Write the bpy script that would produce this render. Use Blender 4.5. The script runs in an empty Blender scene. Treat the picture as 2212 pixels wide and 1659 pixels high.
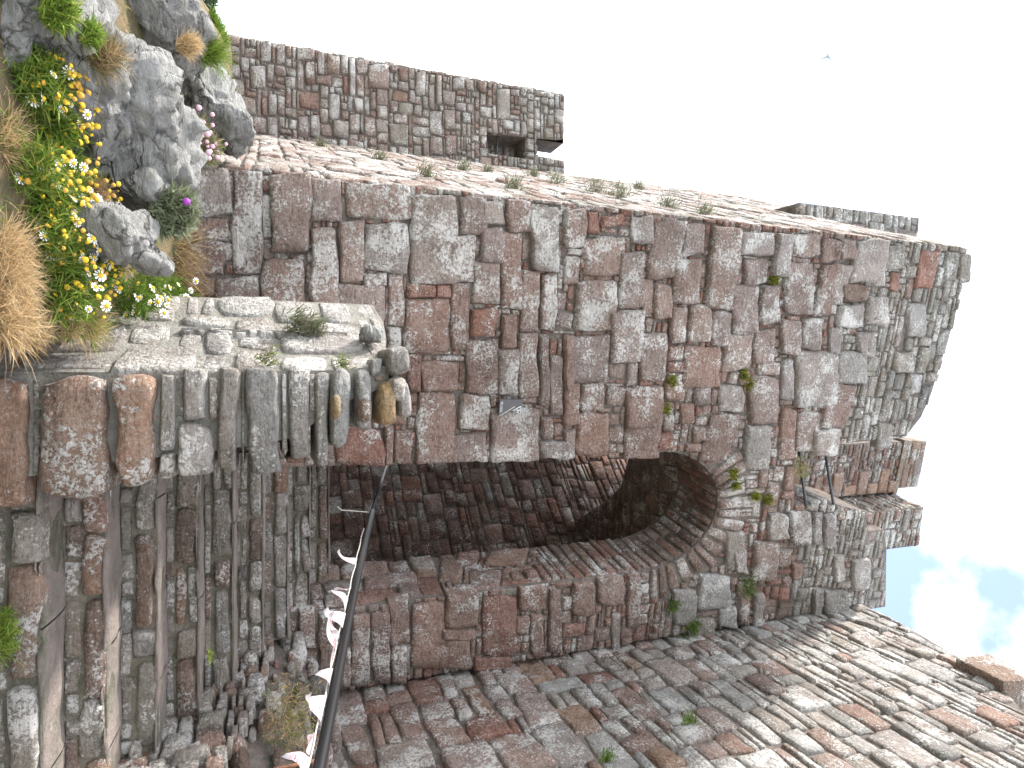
import bpy, bmesh, math, random
import numpy as np
from mathutils import Vector, Matrix, noise, geometry

random.seed(7)
scene = bpy.context.scene
COL = scene.collection

# ------------------------------------------------------------------ camera, sky, sun, exposure
FPX, PITCH = 1400.0, math.radians(21.1)          # measured in a 2212 px wide copy of the photograph
CF = np.array([0, math.cos(PITCH), math.sin(PITCH)])
CV = np.array([0, -math.sin(PITCH), math.cos(PITCH)])
CR = np.array([1.0, 0, 0])
cam_d = bpy.data.cameras.new('camera')
cam = bpy.data.objects.new('camera', cam_d)
COL.objects.link(cam)
cam_d.sensor_width = 36.0
cam_d.lens = FPX / 2212 * 36.0
cam_d.clip_end = 20000
cam_d.clip_start = 0.05
# the photograph was stored lying on its side: image right is world up, image top is world left
cam.matrix_world = Matrix(((0, -1, 0, 0),
                           (-math.sin(PITCH), 0, -math.cos(PITCH), 0),
                           (math.cos(PITCH), 0, -math.sin(PITCH), 0),
                           (0, 0, 0, 1)))
scene.camera = cam

SUN_DIR = Vector((-0.92, 0.22, 0.95)).normalized()
sun_el = math.asin(SUN_DIR.z)
world = bpy.data.worlds.new('World')
scene.world = world
world.use_nodes = True
nt = world.node_tree
for n in list(nt.nodes):
    nt.nodes.remove(n)
def WN(t, **kw):
    n = nt.nodes.new(t)
    for k, v in kw.items():
        setattr(n, k, v)
    return n
w_out = WN('ShaderNodeOutputWorld')
w_bg = WN('ShaderNodeBackground')
w_bg.inputs['Strength'].default_value = 0.12
w_sky = WN('ShaderNodeTexSky', sky_type='NISHITA')
w_sky.sun_disc = False
w_sky.sun_elevation = sun_el
w_sky.sun_rotation = math.atan2(SUN_DIR.x, SUN_DIR.y)
w_sky.air_density = 1.0
w_sky.dust_density = 1.5
w_tc = WN('ShaderNodeTexCoord')
w_sep = WN('ShaderNodeSeparateXYZ')
nt.links.new(w_tc.outputs['Generated'], w_sep.inputs[0])
w_add = WN('ShaderNodeMath', operation='ADD'); w_add.inputs[1].default_value = 0.25
w_abs = WN('ShaderNodeMath', operation='ABSOLUTE')
nt.links.new(w_sep.outputs['Z'], w_abs.inputs[0])
nt.links.new(w_abs.outputs[0], w_add.inputs[0])
w_div = WN('ShaderNodeVectorMath', operation='DIVIDE')
w_cmb = WN('ShaderNodeCombineXYZ')
for i in range(3):
    nt.links.new(w_add.outputs[0], w_cmb.inputs[i])
nt.links.new(w_tc.outputs['Generated'], w_div.inputs[0])
nt.links.new(w_cmb.outputs[0], w_div.inputs[1])
w_map = WN('ShaderNodeMapping')
w_map.inputs['Location'].default_value = (-10.6, 19.8, -1.2)
nt.links.new(w_div.outputs[0], w_map.inputs[0])
w_n = WN('ShaderNodeTexNoise')
w_n.inputs['Scale'].default_value = 3.1
w_n.inputs['Detail'].default_value = 9
w_n.inputs['Roughness'].default_value = 0.52
nt.links.new(w_map.outputs[0], w_n.inputs['Vector'])
w_ramp = WN('ShaderNodeValToRGB')
w_ramp.color_ramp.elements[0].position = 0.38
w_ramp.color_ramp.elements[0].color = (0.05, 0.05, 0.05, 1)
w_ramp.color_ramp.elements[1].position = 0.60
nt.links.new(w_n.outputs['Fac'], w_ramp.inputs[0])
w_mix = WN('ShaderNodeMix', data_type='RGBA')
w_mix.inputs['B'].default_value = (8.8, 8.7, 8.6, 1)
nt.links.new(w_ramp.outputs[0], w_mix.inputs['Factor'])
nt.links.new(w_sky.outputs[0], w_mix.inputs['A'])
nt.links.new(w_mix.outputs['Result'], w_bg.inputs['Color'])
nt.links.new(w_bg.outputs[0], w_out.inputs['Surface'])

sun_d = bpy.data.lights.new('sun', 'SUN')
sun_d.energy = 2.0
sun_d.angle = math.radians(4.0)
sun_d.color = (1.0, 0.95, 0.88)
sun = bpy.data.objects.new('sun', sun_d)
COL.objects.link(sun)
sun.rotation_euler = (-SUN_DIR).to_track_quat('-Z', 'Y').to_euler()

scene.view_settings.view_transform = 'Standard'
scene.view_settings.look = 'None'
scene.view_settings.exposure = 2.02
scene.view_settings.gamma = 1.0
scene.view_settings.use_curve_mapping = False
scene.render.engine = 'CYCLES'
scene.cycles.max_bounces = 6
scene.cycles.use_denoising = True

# ------------------------------------------------------------------ helpers
def ray(X, U):
    return CF * FPX + CV * (X - 1106) + CR * (U - 829.5)
def at_y(X, U, y):
    d = ray(X, U)
    return Vector(d * (y / d[1]))
def project(q):
    q = np.asarray(q, float)
    dz = q @ CF
    return 1106 + FPX * (q @ CV) / dz, 829.5 + FPX * (q @ CR) / dz, dz

class Frame:
    """a vertical wall plane: s runs to the right as seen from outside, z up, d outwards"""
    def __init__(self, ox, oy, nx, ny):
        l = math.hypot(nx, ny)
        self.N = np.array([nx / l, ny / l, 0])
        self.S = np.array([-ny / l, nx / l, 0])
        self.O = np.array([ox, oy, 0.0])
    def P(self, s, z, d):
        s = np.asarray(s, float)
        return (self.O + s[..., None] * self.S + np.asarray(z)[..., None] * np.array([0, 0, 1.0])
                + np.asarray(d)[..., None] * self.N)
    def pt(self, s, z, d=0.0):
        return Vector(self.O + s * self.S + np.array([0, 0, z]) + d * self.N)
    def px(self, X, U):
        d = ray(X, U)
        q = d * ((self.O @ self.N) / (d @ self.N))
        return ((q - self.O) @ self.S, q[2])

def setp(o, label=None, cat=None, group=None, kind=None):
    if label: o['label'] = label
    if cat: o['category'] = cat
    if group: o['group'] = group
    if kind: o['kind'] = kind
    return o
def thing(name, loc, label, cat, group=None):
    o = bpy.data.objects.new(name, None)
    o.empty_display_size = 0.1
    COL.objects.link(o)
    o.location = loc
    o.matrix_world = Matrix.Translation(Vector(loc))
    return setp(o, label, cat, group)
def link(name, me, parent=None, loc=None):
    o = bpy.data.objects.new(name, me)
    COL.objects.link(o)
    if loc is not None:
        o.location = loc
    if parent is not None:
        o.parent = parent
        wl = Vector(loc) if loc is not None else Vector((0, 0, 0))
        pw = world_loc(parent)
        o.location = wl - pw
    return o
def world_loc(o):
    l = Vector(o.location)
    while o.parent:
        o = o.parent
        l = l + Vector(o.location)
    return l
def mesh(name, verts, faces, mats, cols=None, smooth=True, fm=None):
    me = bpy.data.meshes.new(name)
    me.from_pydata([tuple(v) for v in verts], [], faces)
    for m in (mats if isinstance(mats, (list, tuple)) else [mats]):
        me.materials.append(m)
    if cols is not None:
        ca = me.color_attributes.new('Col', 'FLOAT_COLOR', 'POINT')
        ca.data.foreach_set('color', np.asarray(cols, dtype=np.float32).ravel())
    if smooth:
        me.polygons.foreach_set('use_smooth', [True] * len(me.polygons))
    if fm is not None:
        me.polygons.foreach_set('material_index', fm)
    me.update()
    return me
def centred(name, verts, faces, mats, parent, cols=None, smooth=True, fm=None):
    """mesh object whose origin sits at the middle of its base"""
    v = np.asarray(verts, float)
    c = np.array([(v[:, 0].min() + v[:, 0].max()) / 2, (v[:, 1].min() + v[:, 1].max()) / 2, v[:, 2].min()])
    return link(name, mesh(name, v - c, faces, mats, cols, smooth, fm), parent, Vector(c))

def tube(pts, r, n=8, cap=True):
    pts = [Vector(p) for p in pts]
    V, Fc = [], []
    for i, p in enumerate(pts):
        t = (pts[min(i + 1, len(pts) - 1)] - pts[max(i - 1, 0)]).normalized()
        a = t.orthogonal().normalized() if i == 0 else (a - t * a.dot(t)).normalized()
        b = t.cross(a)
        rr = r[i] if isinstance(r, (list, tuple)) else r
        for k in range(n):
            an = 2 * math.pi * k / n
            V.append(p + a * (rr * math.cos(an)) + b * (rr * math.sin(an)))
    for i in range(len(pts) - 1):
        for k in range(n):
            Fc.append((i * n + k, i * n + (k + 1) % n, (i + 1) * n + (k + 1) % n, (i + 1) * n + k))
    if cap:
        Fc.append(tuple(range(n))[::-1])
        Fc.append(tuple((len(pts) - 1) * n + k for k in range(n)))
    return V, Fc
def prism(poly, mapf, d0, d1):
    """solid from a simple polygon in (s,z), from depth d0 (back) to d1 (front)"""
    n = len(poly)
    V = [mapf(s, z, d1) for s, z in poly] + [mapf(s, z, d0) for s, z in poly]
    tris = geometry.tessellate_polygon([[Vector((s, z, 0)) for s, z in poly]])
    area = sum(poly[i][0] * poly[(i + 1) % n][1] - poly[(i + 1) % n][0] * poly[i][1] for i in range(n))
    Fc = []
    for t in tris:
        a, b, c = t
        ar = ((poly[b][0] - poly[a][0]) * (poly[c][1] - poly[a][1]) - (poly[c][0] - poly[a][0]) * (poly[b][1] - poly[a][1]))
        if ar < 0: b, c = c, b
        Fc.append((a, b, c)); Fc.append((a + n, c + n, b + n))
    for i in range(n):
        j = (i + 1) % n
        Fc.append((i, i + n, j + n, j) if area > 0 else (i, j, j + n, i + n))
    return V, Fc

# ------------------------------------------------------------------ materials
def new_mat(name):
    m = bpy.data.materials.new(name)
    m.use_nodes = True
    t = m.node_tree
    b = t.nodes['Principled BSDF']
    return m, t, b
class NB:
    def __init__(self, t): self.t = t
    def n(self, typ, ins=None, **kw):
        nd = self.t.nodes.new(typ)
        for k, v in kw.items(): setattr(nd, k, v)
        for k, v in (ins or {}).items(): self.put(nd.inputs[k], v)
        return nd
    def put(self, sock, v):
        if isinstance(v, bpy.types.NodeSocket): self.t.links.new(v, sock)
        else: sock.default_value = v
    def noise(self, vec, scale, detail=4, rough=0.55, dist=0.0):
        return self.n('ShaderNodeTexNoise', {'Vector': vec, 'Scale': scale, 'Detail': detail, 'Roughness': rough, 'Distortion': dist}).outputs['Fac']
    def ramp(self, fac, lo, hi, a=0.0, b=1.0):
        return self.n('ShaderNodeMapRange', {'Value': fac, 'From Min': lo, 'From Max': hi, 'To Min': a, 'To Max': b}).outputs[0]
    def mix(self, fac, a, b, blend='MIX'):
        nd = self.n('ShaderNodeMix', data_type='RGBA', blend_type=blend)
        self.put(nd.inputs['Factor'], fac); self.put(nd.inputs['A'], a); self.put(nd.inputs['B'], b)
        return nd.outputs['Result']
    def math(self, op, a, b=0.0, c=0.0):
        nd = self.n('ShaderNodeMath', operation=op)
        for i, v in enumerate((a, b, c)): self.put(nd.inputs[i], v)
        return nd.outputs[0]
    def bump(self, h, strength, dist, normal=None):
        nd = self.n('ShaderNodeBump', {'Height': h, 'Strength': strength, 'Distance': dist})
        if normal is not None: self.put(nd.inputs['Normal'], normal)
        return nd.outputs[0]

def stone_material():
    m, t, b = new_mat('lichened_sandstone')
    k = NB(t)
    pos = k.n('ShaderNodeNewGeometry').outputs['Position']
    att = k.n('ShaderNodeAttribute', attribute_name='Col')
    base, lich = att.outputs['Color'], att.outputs['Alpha']
    v1 = k.noise(pos, 3.5, 5, 0.6)
    v2 = k.noise(pos, 38, 6, 0.65)
    stretch = k.n('ShaderNodeMapping', {'Vector': pos, 'Scale': (9, 9, 55)}).outputs[0]
    strata = k.noise(stretch, 1.0, 4, 0.6, 0.4)
    c = k.mix(k.ramp(v1, 0.3, 0.7, 0.0, 0.55), base, k.mix(0.6, base, (0.09, 0.05, 0.04, 1)))
    c = k.mix(1.0, c, k.n('ShaderNodeCombineColor', {0: k.ramp(v2, 0.3, 0.7, 0.60, 1.36), 1: k.ramp(v2, 0.3, 0.7, 0.58, 1.36), 2: k.ramp(v2, 0.3, 0.7, 0.56, 1.36)}).outputs[0], 'MULTIPLY')
    c = k.mix(k.ramp(strata, 0.5, 0.75, 0.0, 0.35), c, (0.30, 0.20, 0.16, 1))
    # grey film of crustose lichen
    film = k.math('MULTIPLY', k.ramp(k.math('ADD', k.noise(pos, 9, 9, 0.74), k.math('MULTIPLY', lich, 0.15)), 0.42, 0.66), 0.74)
    fcol = k.mix(k.ramp(v2, 0.3, 0.7), (0.265, 0.20, 0.175, 1), (0.45, 0.385, 0.35, 1))
    fcol = k.mix(0.45, fcol, k.mix(1.0, base, (1.35, 1.35, 1.35, 1), 'MULTIPLY'))
    c = k.mix(film, c, fcol)
    # speckle
    sp = k.noise(pos, 72, 4, 0.7)
    c = k.mix(k.ramp(sp, 0.56, 0.66, 0.0, 0.42), c, (0.52, 0.475, 0.43, 1))
    c = k.mix(k.ramp(sp, 0.44, 0.34, 0.0, 0.40), c, (0.085, 0.06, 0.048, 1))
    # white rosettes
    n3 = k.noise(pos, 4.0, 3, 0.6)
    n4 = k.noise(pos, 48, 8, 0.75, 0.5)
    w = k.math('ADD', k.math('MULTIPLY', n3, 0.8), k.math('MULTIPLY', n4, 1.1))
    w = k.math('ADD', w, k.math('MULTIPLY', lich, 0.15))
    white = k.ramp(w, 1.055, 1.11, 0.0, 0.90)
    vor = k.n('ShaderNodeTexVoronoi', {'Vector': pos, 'Scale': 48.0, 'Randomness': 1.0})
    dot = k.math('MULTIPLY', k.ramp(vor.outputs['Distance'], 0.20, 0.34, 1.0, 0.0), k.ramp(k.math('ADD', k.noise(pos, 8, 4), k.math('MULTIPLY', lich, 0.16)), 0.54, 0.64, 0.0, 0.85))
    white = k.math('MAXIMUM', white, dot)
    c = k.mix(white, c, (0.74, 0.72, 0.69, 1))
    stain = k.noise(k.n('ShaderNodeMapping', {'Vector': pos, 'Scale': (1.6, 1.6, 0.55)}).outputs[0], 1.0, 6, 0.65)
    c = k.mix(1.0, c, k.n('ShaderNodeCombineColor', {0: k.ramp(stain, 0.32, 0.68, 0.76, 1.16), 1: k.ramp(stain, 0.32, 0.68, 0.76, 1.15), 2: k.ramp(stain, 0.32, 0.68, 0.75, 1.14)}).outputs[0], 'MULTIPLY')
    yl = k.ramp(k.noise(pos, 13, 6, 0.7), 0.70, 0.76, 0.0, 0.55)
    c = k.mix(yl, c, (0.42, 0.33, 0.13, 1))
    t.links.new(c, b.inputs['Base Color'])
    b.inputs['Roughness'].default_value = 0.93
    b.inputs['Specular IOR Level'].default_value = 0.2
    h = k.math('ADD', k.math('MULTIPLY', k.noise(pos, 14, 9, 0.68), 1.0), k.math('MULTIPLY', strata, 0.35))
    h = k.math('ADD', h, k.math('MULTIPLY', v2, 0.35))
    h = k.math('ADD', h, k.math('MULTIPLY', white, 0.06))
    h = k.math('ADD', h, k.math('MULTIPLY', sp, 0.16))
    t.links.new(k.bump(h, 1.0, 0.06), b.inputs['Normal'])
    return m
def mortar_material(name='lime_mortar', ca=(0.115, 0.100, 0.088, 1), cb=(0.27, 0.235, 0.205, 1)):
    m, t, b = new_mat(name)
    k = NB(t)
    pos = k.n('ShaderNodeNewGeometry').outputs['Position']
    n1 = k.noise(pos, 9, 8, 0.7)
    c = k.mix(k.ramp(n1, 0.35, 0.65), ca, cb)
    c = k.mix(k.ramp(k.noise(pos, 42, 4, 0.6), 0.58, 0.66, 0, 0.7), c, (0.26, 0.12, 0.085, 1))
    c = k.mix(k.ramp(k.noise(pos, 33, 4, 0.6), 0.62, 0.70, 0, 0.8), c, (0.45, 0.44, 0.41, 1))
    t.links.new(c, b.inputs['Base Color'])
    b.inputs['Roughness'].default_value = 0.95
    t.links.new(k.bump(k.math('ADD', n1, k.noise(pos, 45, 5, 0.7)), 1.0, 0.03), b.inputs['Normal'])
    return m
def rock_material():
    m, t, b = new_mat('grey_slate_rock')
    k = NB(t)
    pos = k.n('ShaderNodeNewGeometry').outputs['Position']
    mp = k.n('ShaderNodeMapping', {'Vector': pos, 'Rotation': (0.5, 0.75, 0.2), 'Scale': (9, 9, 30)}).outputs[0]
    strata = k.noise(mp, 1.0, 8, 0.7, 0.8)
    n1 = k.noise(pos, 6, 9, 0.7)
    n2 = k.noise(pos, 34, 6, 0.7)
    c = k.mix(k.ramp(n1, 0.35, 0.62), (0.36, 0.355, 0.33, 1), (0.56, 0.555, 0.535, 1))
    c = k.mix(k.ramp(strata, 0.36, 0.47, 0.6, 0.0), c, (0.14, 0.135, 0.12, 1))
    warp = k.n('ShaderNodeVectorMath', {0: pos, 1: k.n('ShaderNodeVectorMath', {0: k.n('ShaderNodeTexNoise', {'Vector': pos, 'Scale': 7.0, 'Detail': 5.0}).outputs['Color'], 1: (0.22, 0.22, 0.22)}, operation='MULTIPLY').outputs[0]}, operation='ADD').outputs[0]
    vc = k.n('ShaderNodeTexVoronoi', {'Vector': k.n('ShaderNodeMapping', {'Vector': warp, 'Rotation': (0.5, 0.75, 0.2), 'Scale': (5, 5, 11)}).outputs[0], 'Scale': 1.0}, feature='DISTANCE_TO_EDGE')
    crack = k.math('MULTIPLY', k.ramp(vc.outputs['Distance'], 0.0, 0.07, 1.0, 0.0), k.ramp(k.noise(pos, 5, 4), 0.42, 0.58))
    c = k.mix(k.math('MULTIPLY', crack, 0.85), c, (0.06, 0.058, 0.05, 1))
    c = k.mix(k.ramp(n2, 0.54, 0.62, 0.0, 0.85), c, (0.60, 0.60, 0.58, 1))
    c = k.mix(k.ramp(n2, 0.40, 0.32, 0.0, 0.5), c, (0.16, 0.158, 0.14, 1))
    c = k.mix(k.ramp(k.noise(pos, 4, 5), 0.60, 0.72, 0, 0.55), c, (0.22, 0.20, 0.10, 1))
    t.links.new(c, b.inputs['Base Color'])
    b.inputs['Roughness'].default_value = 0.9
    h = k.math('ADD', k.math('MULTIPLY', strata, 1.0), k.math('MULTIPLY', n1, 1.0))
    h = k.math('ADD', h, k.math('MULTIPLY', n2, 0.35))
    h = k.math('ADD', h, k.math('MULTIPLY', crack, -0.5))
    t.links.new(k.bump(h, 1.0, 0.12), b.inputs['Normal'])
    return m
def leaf_material():
    m, t, b = new_mat('leaf_blade')
    k = NB(t)
    att = k.n('ShaderNodeAttribute', attribute_name='Col')
    t.links.new(att.outputs['Color'], b.inputs['Base Color'])
    b.inputs['Roughness'].default_value = 0.6
    b.inputs['Specular IOR Level'].default_value = 0.25
    tr = k.n('ShaderNodeBsdfTranslucent', {'Color': att.outputs['Color']})
    ms = k.n('ShaderNodeMixShader', {0: 0.3, 1: b.outputs[0], 2: tr.outputs[0]})
    t.links.new(ms.outputs[0], t.nodes['Material Output'].inputs['Surface'])
    return m
def plain(name, col, rough=0.7, metal=0.0, nscale=0, nstr=0.0, var=0.0, spec=0.3):
    m, t, b = new_mat(name)
    k = NB(t)
    pos = k.n('ShaderNodeNewGeometry').outputs['Position']
    if var:
        n1 = k.noise(pos, nscale or 20, 6, 0.65)
        lo = tuple(x * (1 - var) for x in col[:3]) + (1,)
        hi = tuple(min(1, x * (1 + var)) for x in col[:3]) + (1,)
        t.links.new(k.mix(k.ramp(n1, 0.3, 0.7), lo, hi), b.inputs['Base Color'])
        if nstr:
            t.links.new(k.bump(n1, nstr, 0.01), b.inputs['Normal'])
    else:
        b.inputs['Base Color'].default_value = tuple(col[:3]) + (1,)
    b.inputs['Roughness'].default_value = rough
    b.inputs['Metallic'].default_value = metal
    b.inputs['Specular IOR Level'].default_value = spec
    return m
def soil_material():
    m, t, b = new_mat('grassy_soil')
    k = NB(t)
    pos = k.n('ShaderNodeNewGeometry').outputs['Position']
    n1 = k.noise(pos, 5, 8, 0.7)
    n2 = k.noise(pos, 40, 6, 0.7)
    c = k.mix(k.ramp(n1, 0.35, 0.6), (0.075, 0.08, 0.03, 1), (0.24, 0.17, 0.09, 1))
    c = k.mix(k.ramp(n2, 0.4, 0.7, 0, 0.6), c, (0.05, 0.045, 0.03, 1))
    t.links.new(c, b.inputs['Base Color'])
    b.inputs['Roughness'].default_value = 1.0
    t.links.new(k.bump(n2, 0.8, 0.03), b.inputs['Normal'])
    return m
def flag_material():
    m, t, b = new_mat('printed_pennant')
    k = NB(t)
    gen = k.n('ShaderNodeTexCoord').outputs['Generated']
    mp = k.n('ShaderNodeMapping', {'Vector': gen, 'Scale': (14, 14, 20)}).outputs[0]
    n1 = k.noise(mp, 1.0, 2, 0.5, 1.5)
    sep = k.n('ShaderNodeSeparateXYZ', {0: gen})
    band = k.math('MULTIPLY', k.ramp(sep.outputs[2], 0.22, 0.26), k.ramp(sep.outputs[2], 0.62, 0.66, 1.0, 0.0))
    c = k.mix(k.math('MULTIPLY', k.ramp(n1, 0.535, 0.57), band), (0.60, 0.59, 0.61, 1), (0.52, 0.12, 0.17, 1))
    t.links.new(c, b.inputs['Base Color'])
    b.inputs['Roughness'].default_value = 0.45
    tr = k.n('ShaderNodeBsdfTranslucent', {'Color': c})
    ms = k.n('ShaderNodeMixShader', {0: 0.4, 1: b.outputs[0], 2: tr.outputs[0]})
    t.links.new(ms.outputs[0], t.nodes['Material Output'].inputs['Surface'])
    return m
def sea_material():
    m, t, b = new_mat('sea_water')
    k = NB(t)
    pos = k.n('ShaderNodeNewGeometry').outputs['Position']
    b.inputs['Base Color'].default_value = (0.16, 0.24, 0.28, 1)
    b.inputs['Roughness'].default_value = 0.18
    t.links.new(k.bump(k.noise(pos, 0.4, 5, 0.6), 0.3, 0.5), b.inputs['Normal'])
    return m

M_STONE = stone_material()
M_MORTAR = mortar_material()
M_RENDER = mortar_material('pale_rubble_mortar', (0.20, 0.19, 0.165, 1), (0.38, 0.37, 0.33, 1))
M_DIRT = mortar_material('mossy_mortar', (0.11, 0.11, 0.075, 1), (0.27, 0.25, 0.20, 1))
M_ROCK = rock_material()
M_LEAF = leaf_material()
M_SOIL = soil_material()
def tread_material():
    m, t, b = new_mat('worn_dirty_flagstone')
    k = NB(t)
    pos = k.n('ShaderNodeNewGeometry').outputs['Position']
    n1 = k.noise(pos, 7, 8, 0.7)
    n2 = k.noise(pos, 35, 6, 0.7)
    c = k.mix(k.ramp(n1, 0.35, 0.65), (0.21, 0.185, 0.155, 1), (0.36, 0.295, 0.265, 1))
    c = k.mix(k.ramp(k.noise(pos, 4, 6, 0.7), 0.52, 0.66, 0, 0.75), c, (0.13, 0.135, 0.085, 1))
    c = k.mix(k.ramp(n2, 0.60, 0.68, 0, 0.7), c, (0.46, 0.45, 0.42, 1))
    c = k.mix(k.ramp(n2, 0.40, 0.30, 0, 0.6), c, (0.10, 0.085, 0.07, 1))
    t.links.new(c, b.inputs['Base Color'])
    b.inputs['Roughness'].default_value = 0.9
    t.links.new(k.bump(k.math('ADD', n1, k.math('MULTIPLY', n2, 0.5)), 1.0, 0.05), b.inputs['Normal'])
    return m
M_TREAD = tread_material()
M_BLACK = plain('black_painted_rail', (0.010, 0.010, 0.011), 0.45, 0, 60, 0.0, 0.0, 0.25)
M_IRON = plain('grey_iron', (0.10, 0.11, 0.12), 0.55, 0.6, 60, 0.1, 0.3)
M_RUST = plain('rusty_iron', (0.16, 0.075, 0.045), 0.8, 0.1, 50, 0.3, 0.4)
M_CORD = plain('pale_cord', (0.50, 0.48, 0.44), 0.85)
M_SIGN = plain('slate_grey_sign', (0.105, 0.102, 0.108), 0.6, 0, 30, 0.05, 0.08)
M_WHITE = plain('white_print', (0.78, 0.78, 0.76), 0.6)
M_STRIPE = plain('pale_grey_stripe', (0.42, 0.41, 0.38), 0.6)
M_PETAL = plain('white_petal', (0.82, 0.82, 0.80), 0.6)
M_DISC = plain('yellow_flower_disc', (0.62, 0.42, 0.03), 0.7, 0, 90, 0.2, 0.25)
M_DISC2 = plain('ochre_flower_disc', (0.50, 0.29, 0.05), 0.8, 0, 90, 0.2, 0.3)
M_PURPLE = plain('purple_thistle', (0.30, 0.06, 0.38), 0.7)
M_PINK = plain('pink_petal', (0.62, 0.40, 0.50), 0.7)
M_GULL = plain('grey_white_feathers', (0.62, 0.60, 0.60), 0.9, 0, 20, 0, 0, 0.0)
M_FLAG = flag_material()
M_SEA = sea_material()
M_BARK = plain('brown_bark', (0.10, 0.07, 0.05), 0.9, 0, 30, 0.4, 0.4)

PAL = {  # base colour, lichen amount
    'm': ((0.330, 0.250, 0.220), 0.45), 'M': ((0.320, 0.232, 0.200), 0.72), 'r': ((0.300, 0.155, 0.118), 0.04),
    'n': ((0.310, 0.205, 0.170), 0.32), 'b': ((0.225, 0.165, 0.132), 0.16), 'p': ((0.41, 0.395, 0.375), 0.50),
    'g': ((0.320, 0.312, 0.290), 0.35), 'G': ((0.295, 0.280, 0.240), 0.50), 'w': ((0.43, 0.42, 0.395), 0.65),
    'o': ((0.345, 0.225, 0.158), 0.20), 'y': ((0.46, 0.33, 0.17), 0.02), 'd': ((0.190, 0.112, 0.090), 0.0),  # 'd': dark red with the passage's shade put into the colour
    'k': ((0.43, 0.29, 0.225), 0.05), 's': ((0.360, 0.315, 0.290), 0.60), 'l': ((0.325, 0.325, 0.305), 0.08),
}
def stone_col(code):
    c, l = PAL[code]
    v = random.uniform(0.88, 1.14)
    h = random.uniform(-0.06, 0.06)
    return (c[0] * v * (1 + h), c[1] * v, c[2] * v * (1 - h), max(0.0, min(1.0, l + random.uniform(-0.12, 0.12))))

# ------------------------------------------------------------------ masonry
_faces_cache = {}
def grid_faces(n, m):
    key = (n, m)
    if key not in _faces_cache:
        _faces_cache[key] = [(j * n + i, j * n + i + 1, (j + 1) * n + i + 1, (j + 1) * n + i) for j in range(m - 1) for i in range(n - 1)]
    return _faces_cache[key]
def params(half, big):
    e1 = min(0.14, 0.007 / half)
    e2 = min(0.40, 0.018 / half)
    inner = np.linspace(-1 + e2, 1 - e2, 10 if big else 4)
    return np.concatenate([[-1, -1 + e1], inner, [1 - e1, 1]])
def make_stone(mapf, quad, code, prot=0.03, k=0.22, dome=0.0, rough=1.0, big=False, back=-0.06):
    """quad: bl, br, tr, tl in (s,z)"""
    q = np.array(quad, float)
    w = max(np.linalg.norm(q[1] - q[0]), 0.02)
    h = max(np.linalg.norm(q[3] - q[0]), 0.02)
    jit = min(w, h, 0.25) * 0.05 * min(rough, 1.3)
    q = q + np.array([[random.uniform(-jit, jit), random.uniform(-jit, jit)] for _ in range(4)])
    a1, b1 = params(w / 2, big), params(h / 2, big)
    A, B = np.meshgrid(a1, b1)
    A2 = A * np.sqrt(1 - k * B * B / 2)
    B2 = B * np.sqrt(1 - k * A * A / 2)
    u, v = (A2 + 1) / 2, (B2 + 1) / 2
    sz = ((1 - u) * (1 - v))[..., None] * q[0] + (u * (1 - v))[..., None] * q[1] + (u * v)[..., None] * q[2] + ((1 - u) * v)[..., None] * q[3]
    S, Z = sz[..., 0].copy(), sz[..., 1].copy()
    n, m = len(a1), len(b1)
    size = min(w, h)
    amp = min(1.0, size / 0.16)
    sd = random.uniform(0, 100)
    tilt_a, tilt_b = random.uniform(-0.15, 0.15), random.uniform(-0.15, 0.2)
    D = np.empty_like(S)
    for j in range(m):
        for i in range(n):
            p = Vector((S[j, i], Z[j, i], sd))
            wob = noise.noise_vector(p * 6.5)
            wb2 = noise.noise_vector(p * 17.0)
            S[j, i] += (wob.x * 0.020 + wb2.x * 0.007) * amp * rough
            Z[j, i] += (wob.y * 0.018 + wb2.y * 0.006) * amp * rough
            ring = min(i, j, n - 1 - i, m - 1 - j)
            if ring == 0:
                D[j, i] = back
            else:
                f = (noise.fractal(p * 5.0, 0.9, 2.1, 5) * 0.012 + (0.3 - abs(noise.noise(p * 7.0))) * 0.012) * amp * rough
                x = noise.noise(p * 16.0) * 0.006 * amp * rough
                r2 = max(A[j, i] ** 2, B[j, i] ** 2)
                base = prot * (1 + dome * (1 - r2) + tilt_a * A[j, i] + tilt_b * B[j, i])
                D[j, i] = (base * 0.55 - 0.003) if ring == 1 else base + f + x
    P3 = mapf(S, Z, D).reshape(-1, 3)
    return {'v': P3, 'f': grid_faces(n, m), 'c': stone_col(code), 'area': stone_area(P3)}
def stone_area(P3):
    mn, mx = P3.min(0), P3.max(0)
    xs, us, z = project(P3)
    if z.min() < 0.1: return 0.0
    if xs.max() < 0 or xs.min() > 2212 or us.max() < 0 or us.min() > 1659: return 0.0
    return float((xs.max() - xs.min()) * (us.max() - us.min()))
def emit(parent, stones, name='stone', limit=300, rest='small_stones', mat=None):
    mat = mat or M_STONE
    stones = sorted(stones, key=lambda s: -s['area'])
    for s in stones[:limit]:
        centred(name, s['v'], s['f'], mat, parent, np.tile(np.array(s['c'], np.float32), (len(s['v']), 1)))
    more = stones[limit:]
    if more:
        V, Fc, C, off = [], [], [], 0
        for s in more:
            V.append(s['v']); C.append(np.tile(np.array(s['c'], np.float32), (len(s['v']), 1)))
            Fc += [tuple(i + off for i in f) for f in s['f']]
            off += len(s['v'])
        o = centred(rest, np.concatenate(V), Fc, mat, parent, np.concatenate(C))
        o['kind'] = 'stuff'
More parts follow.
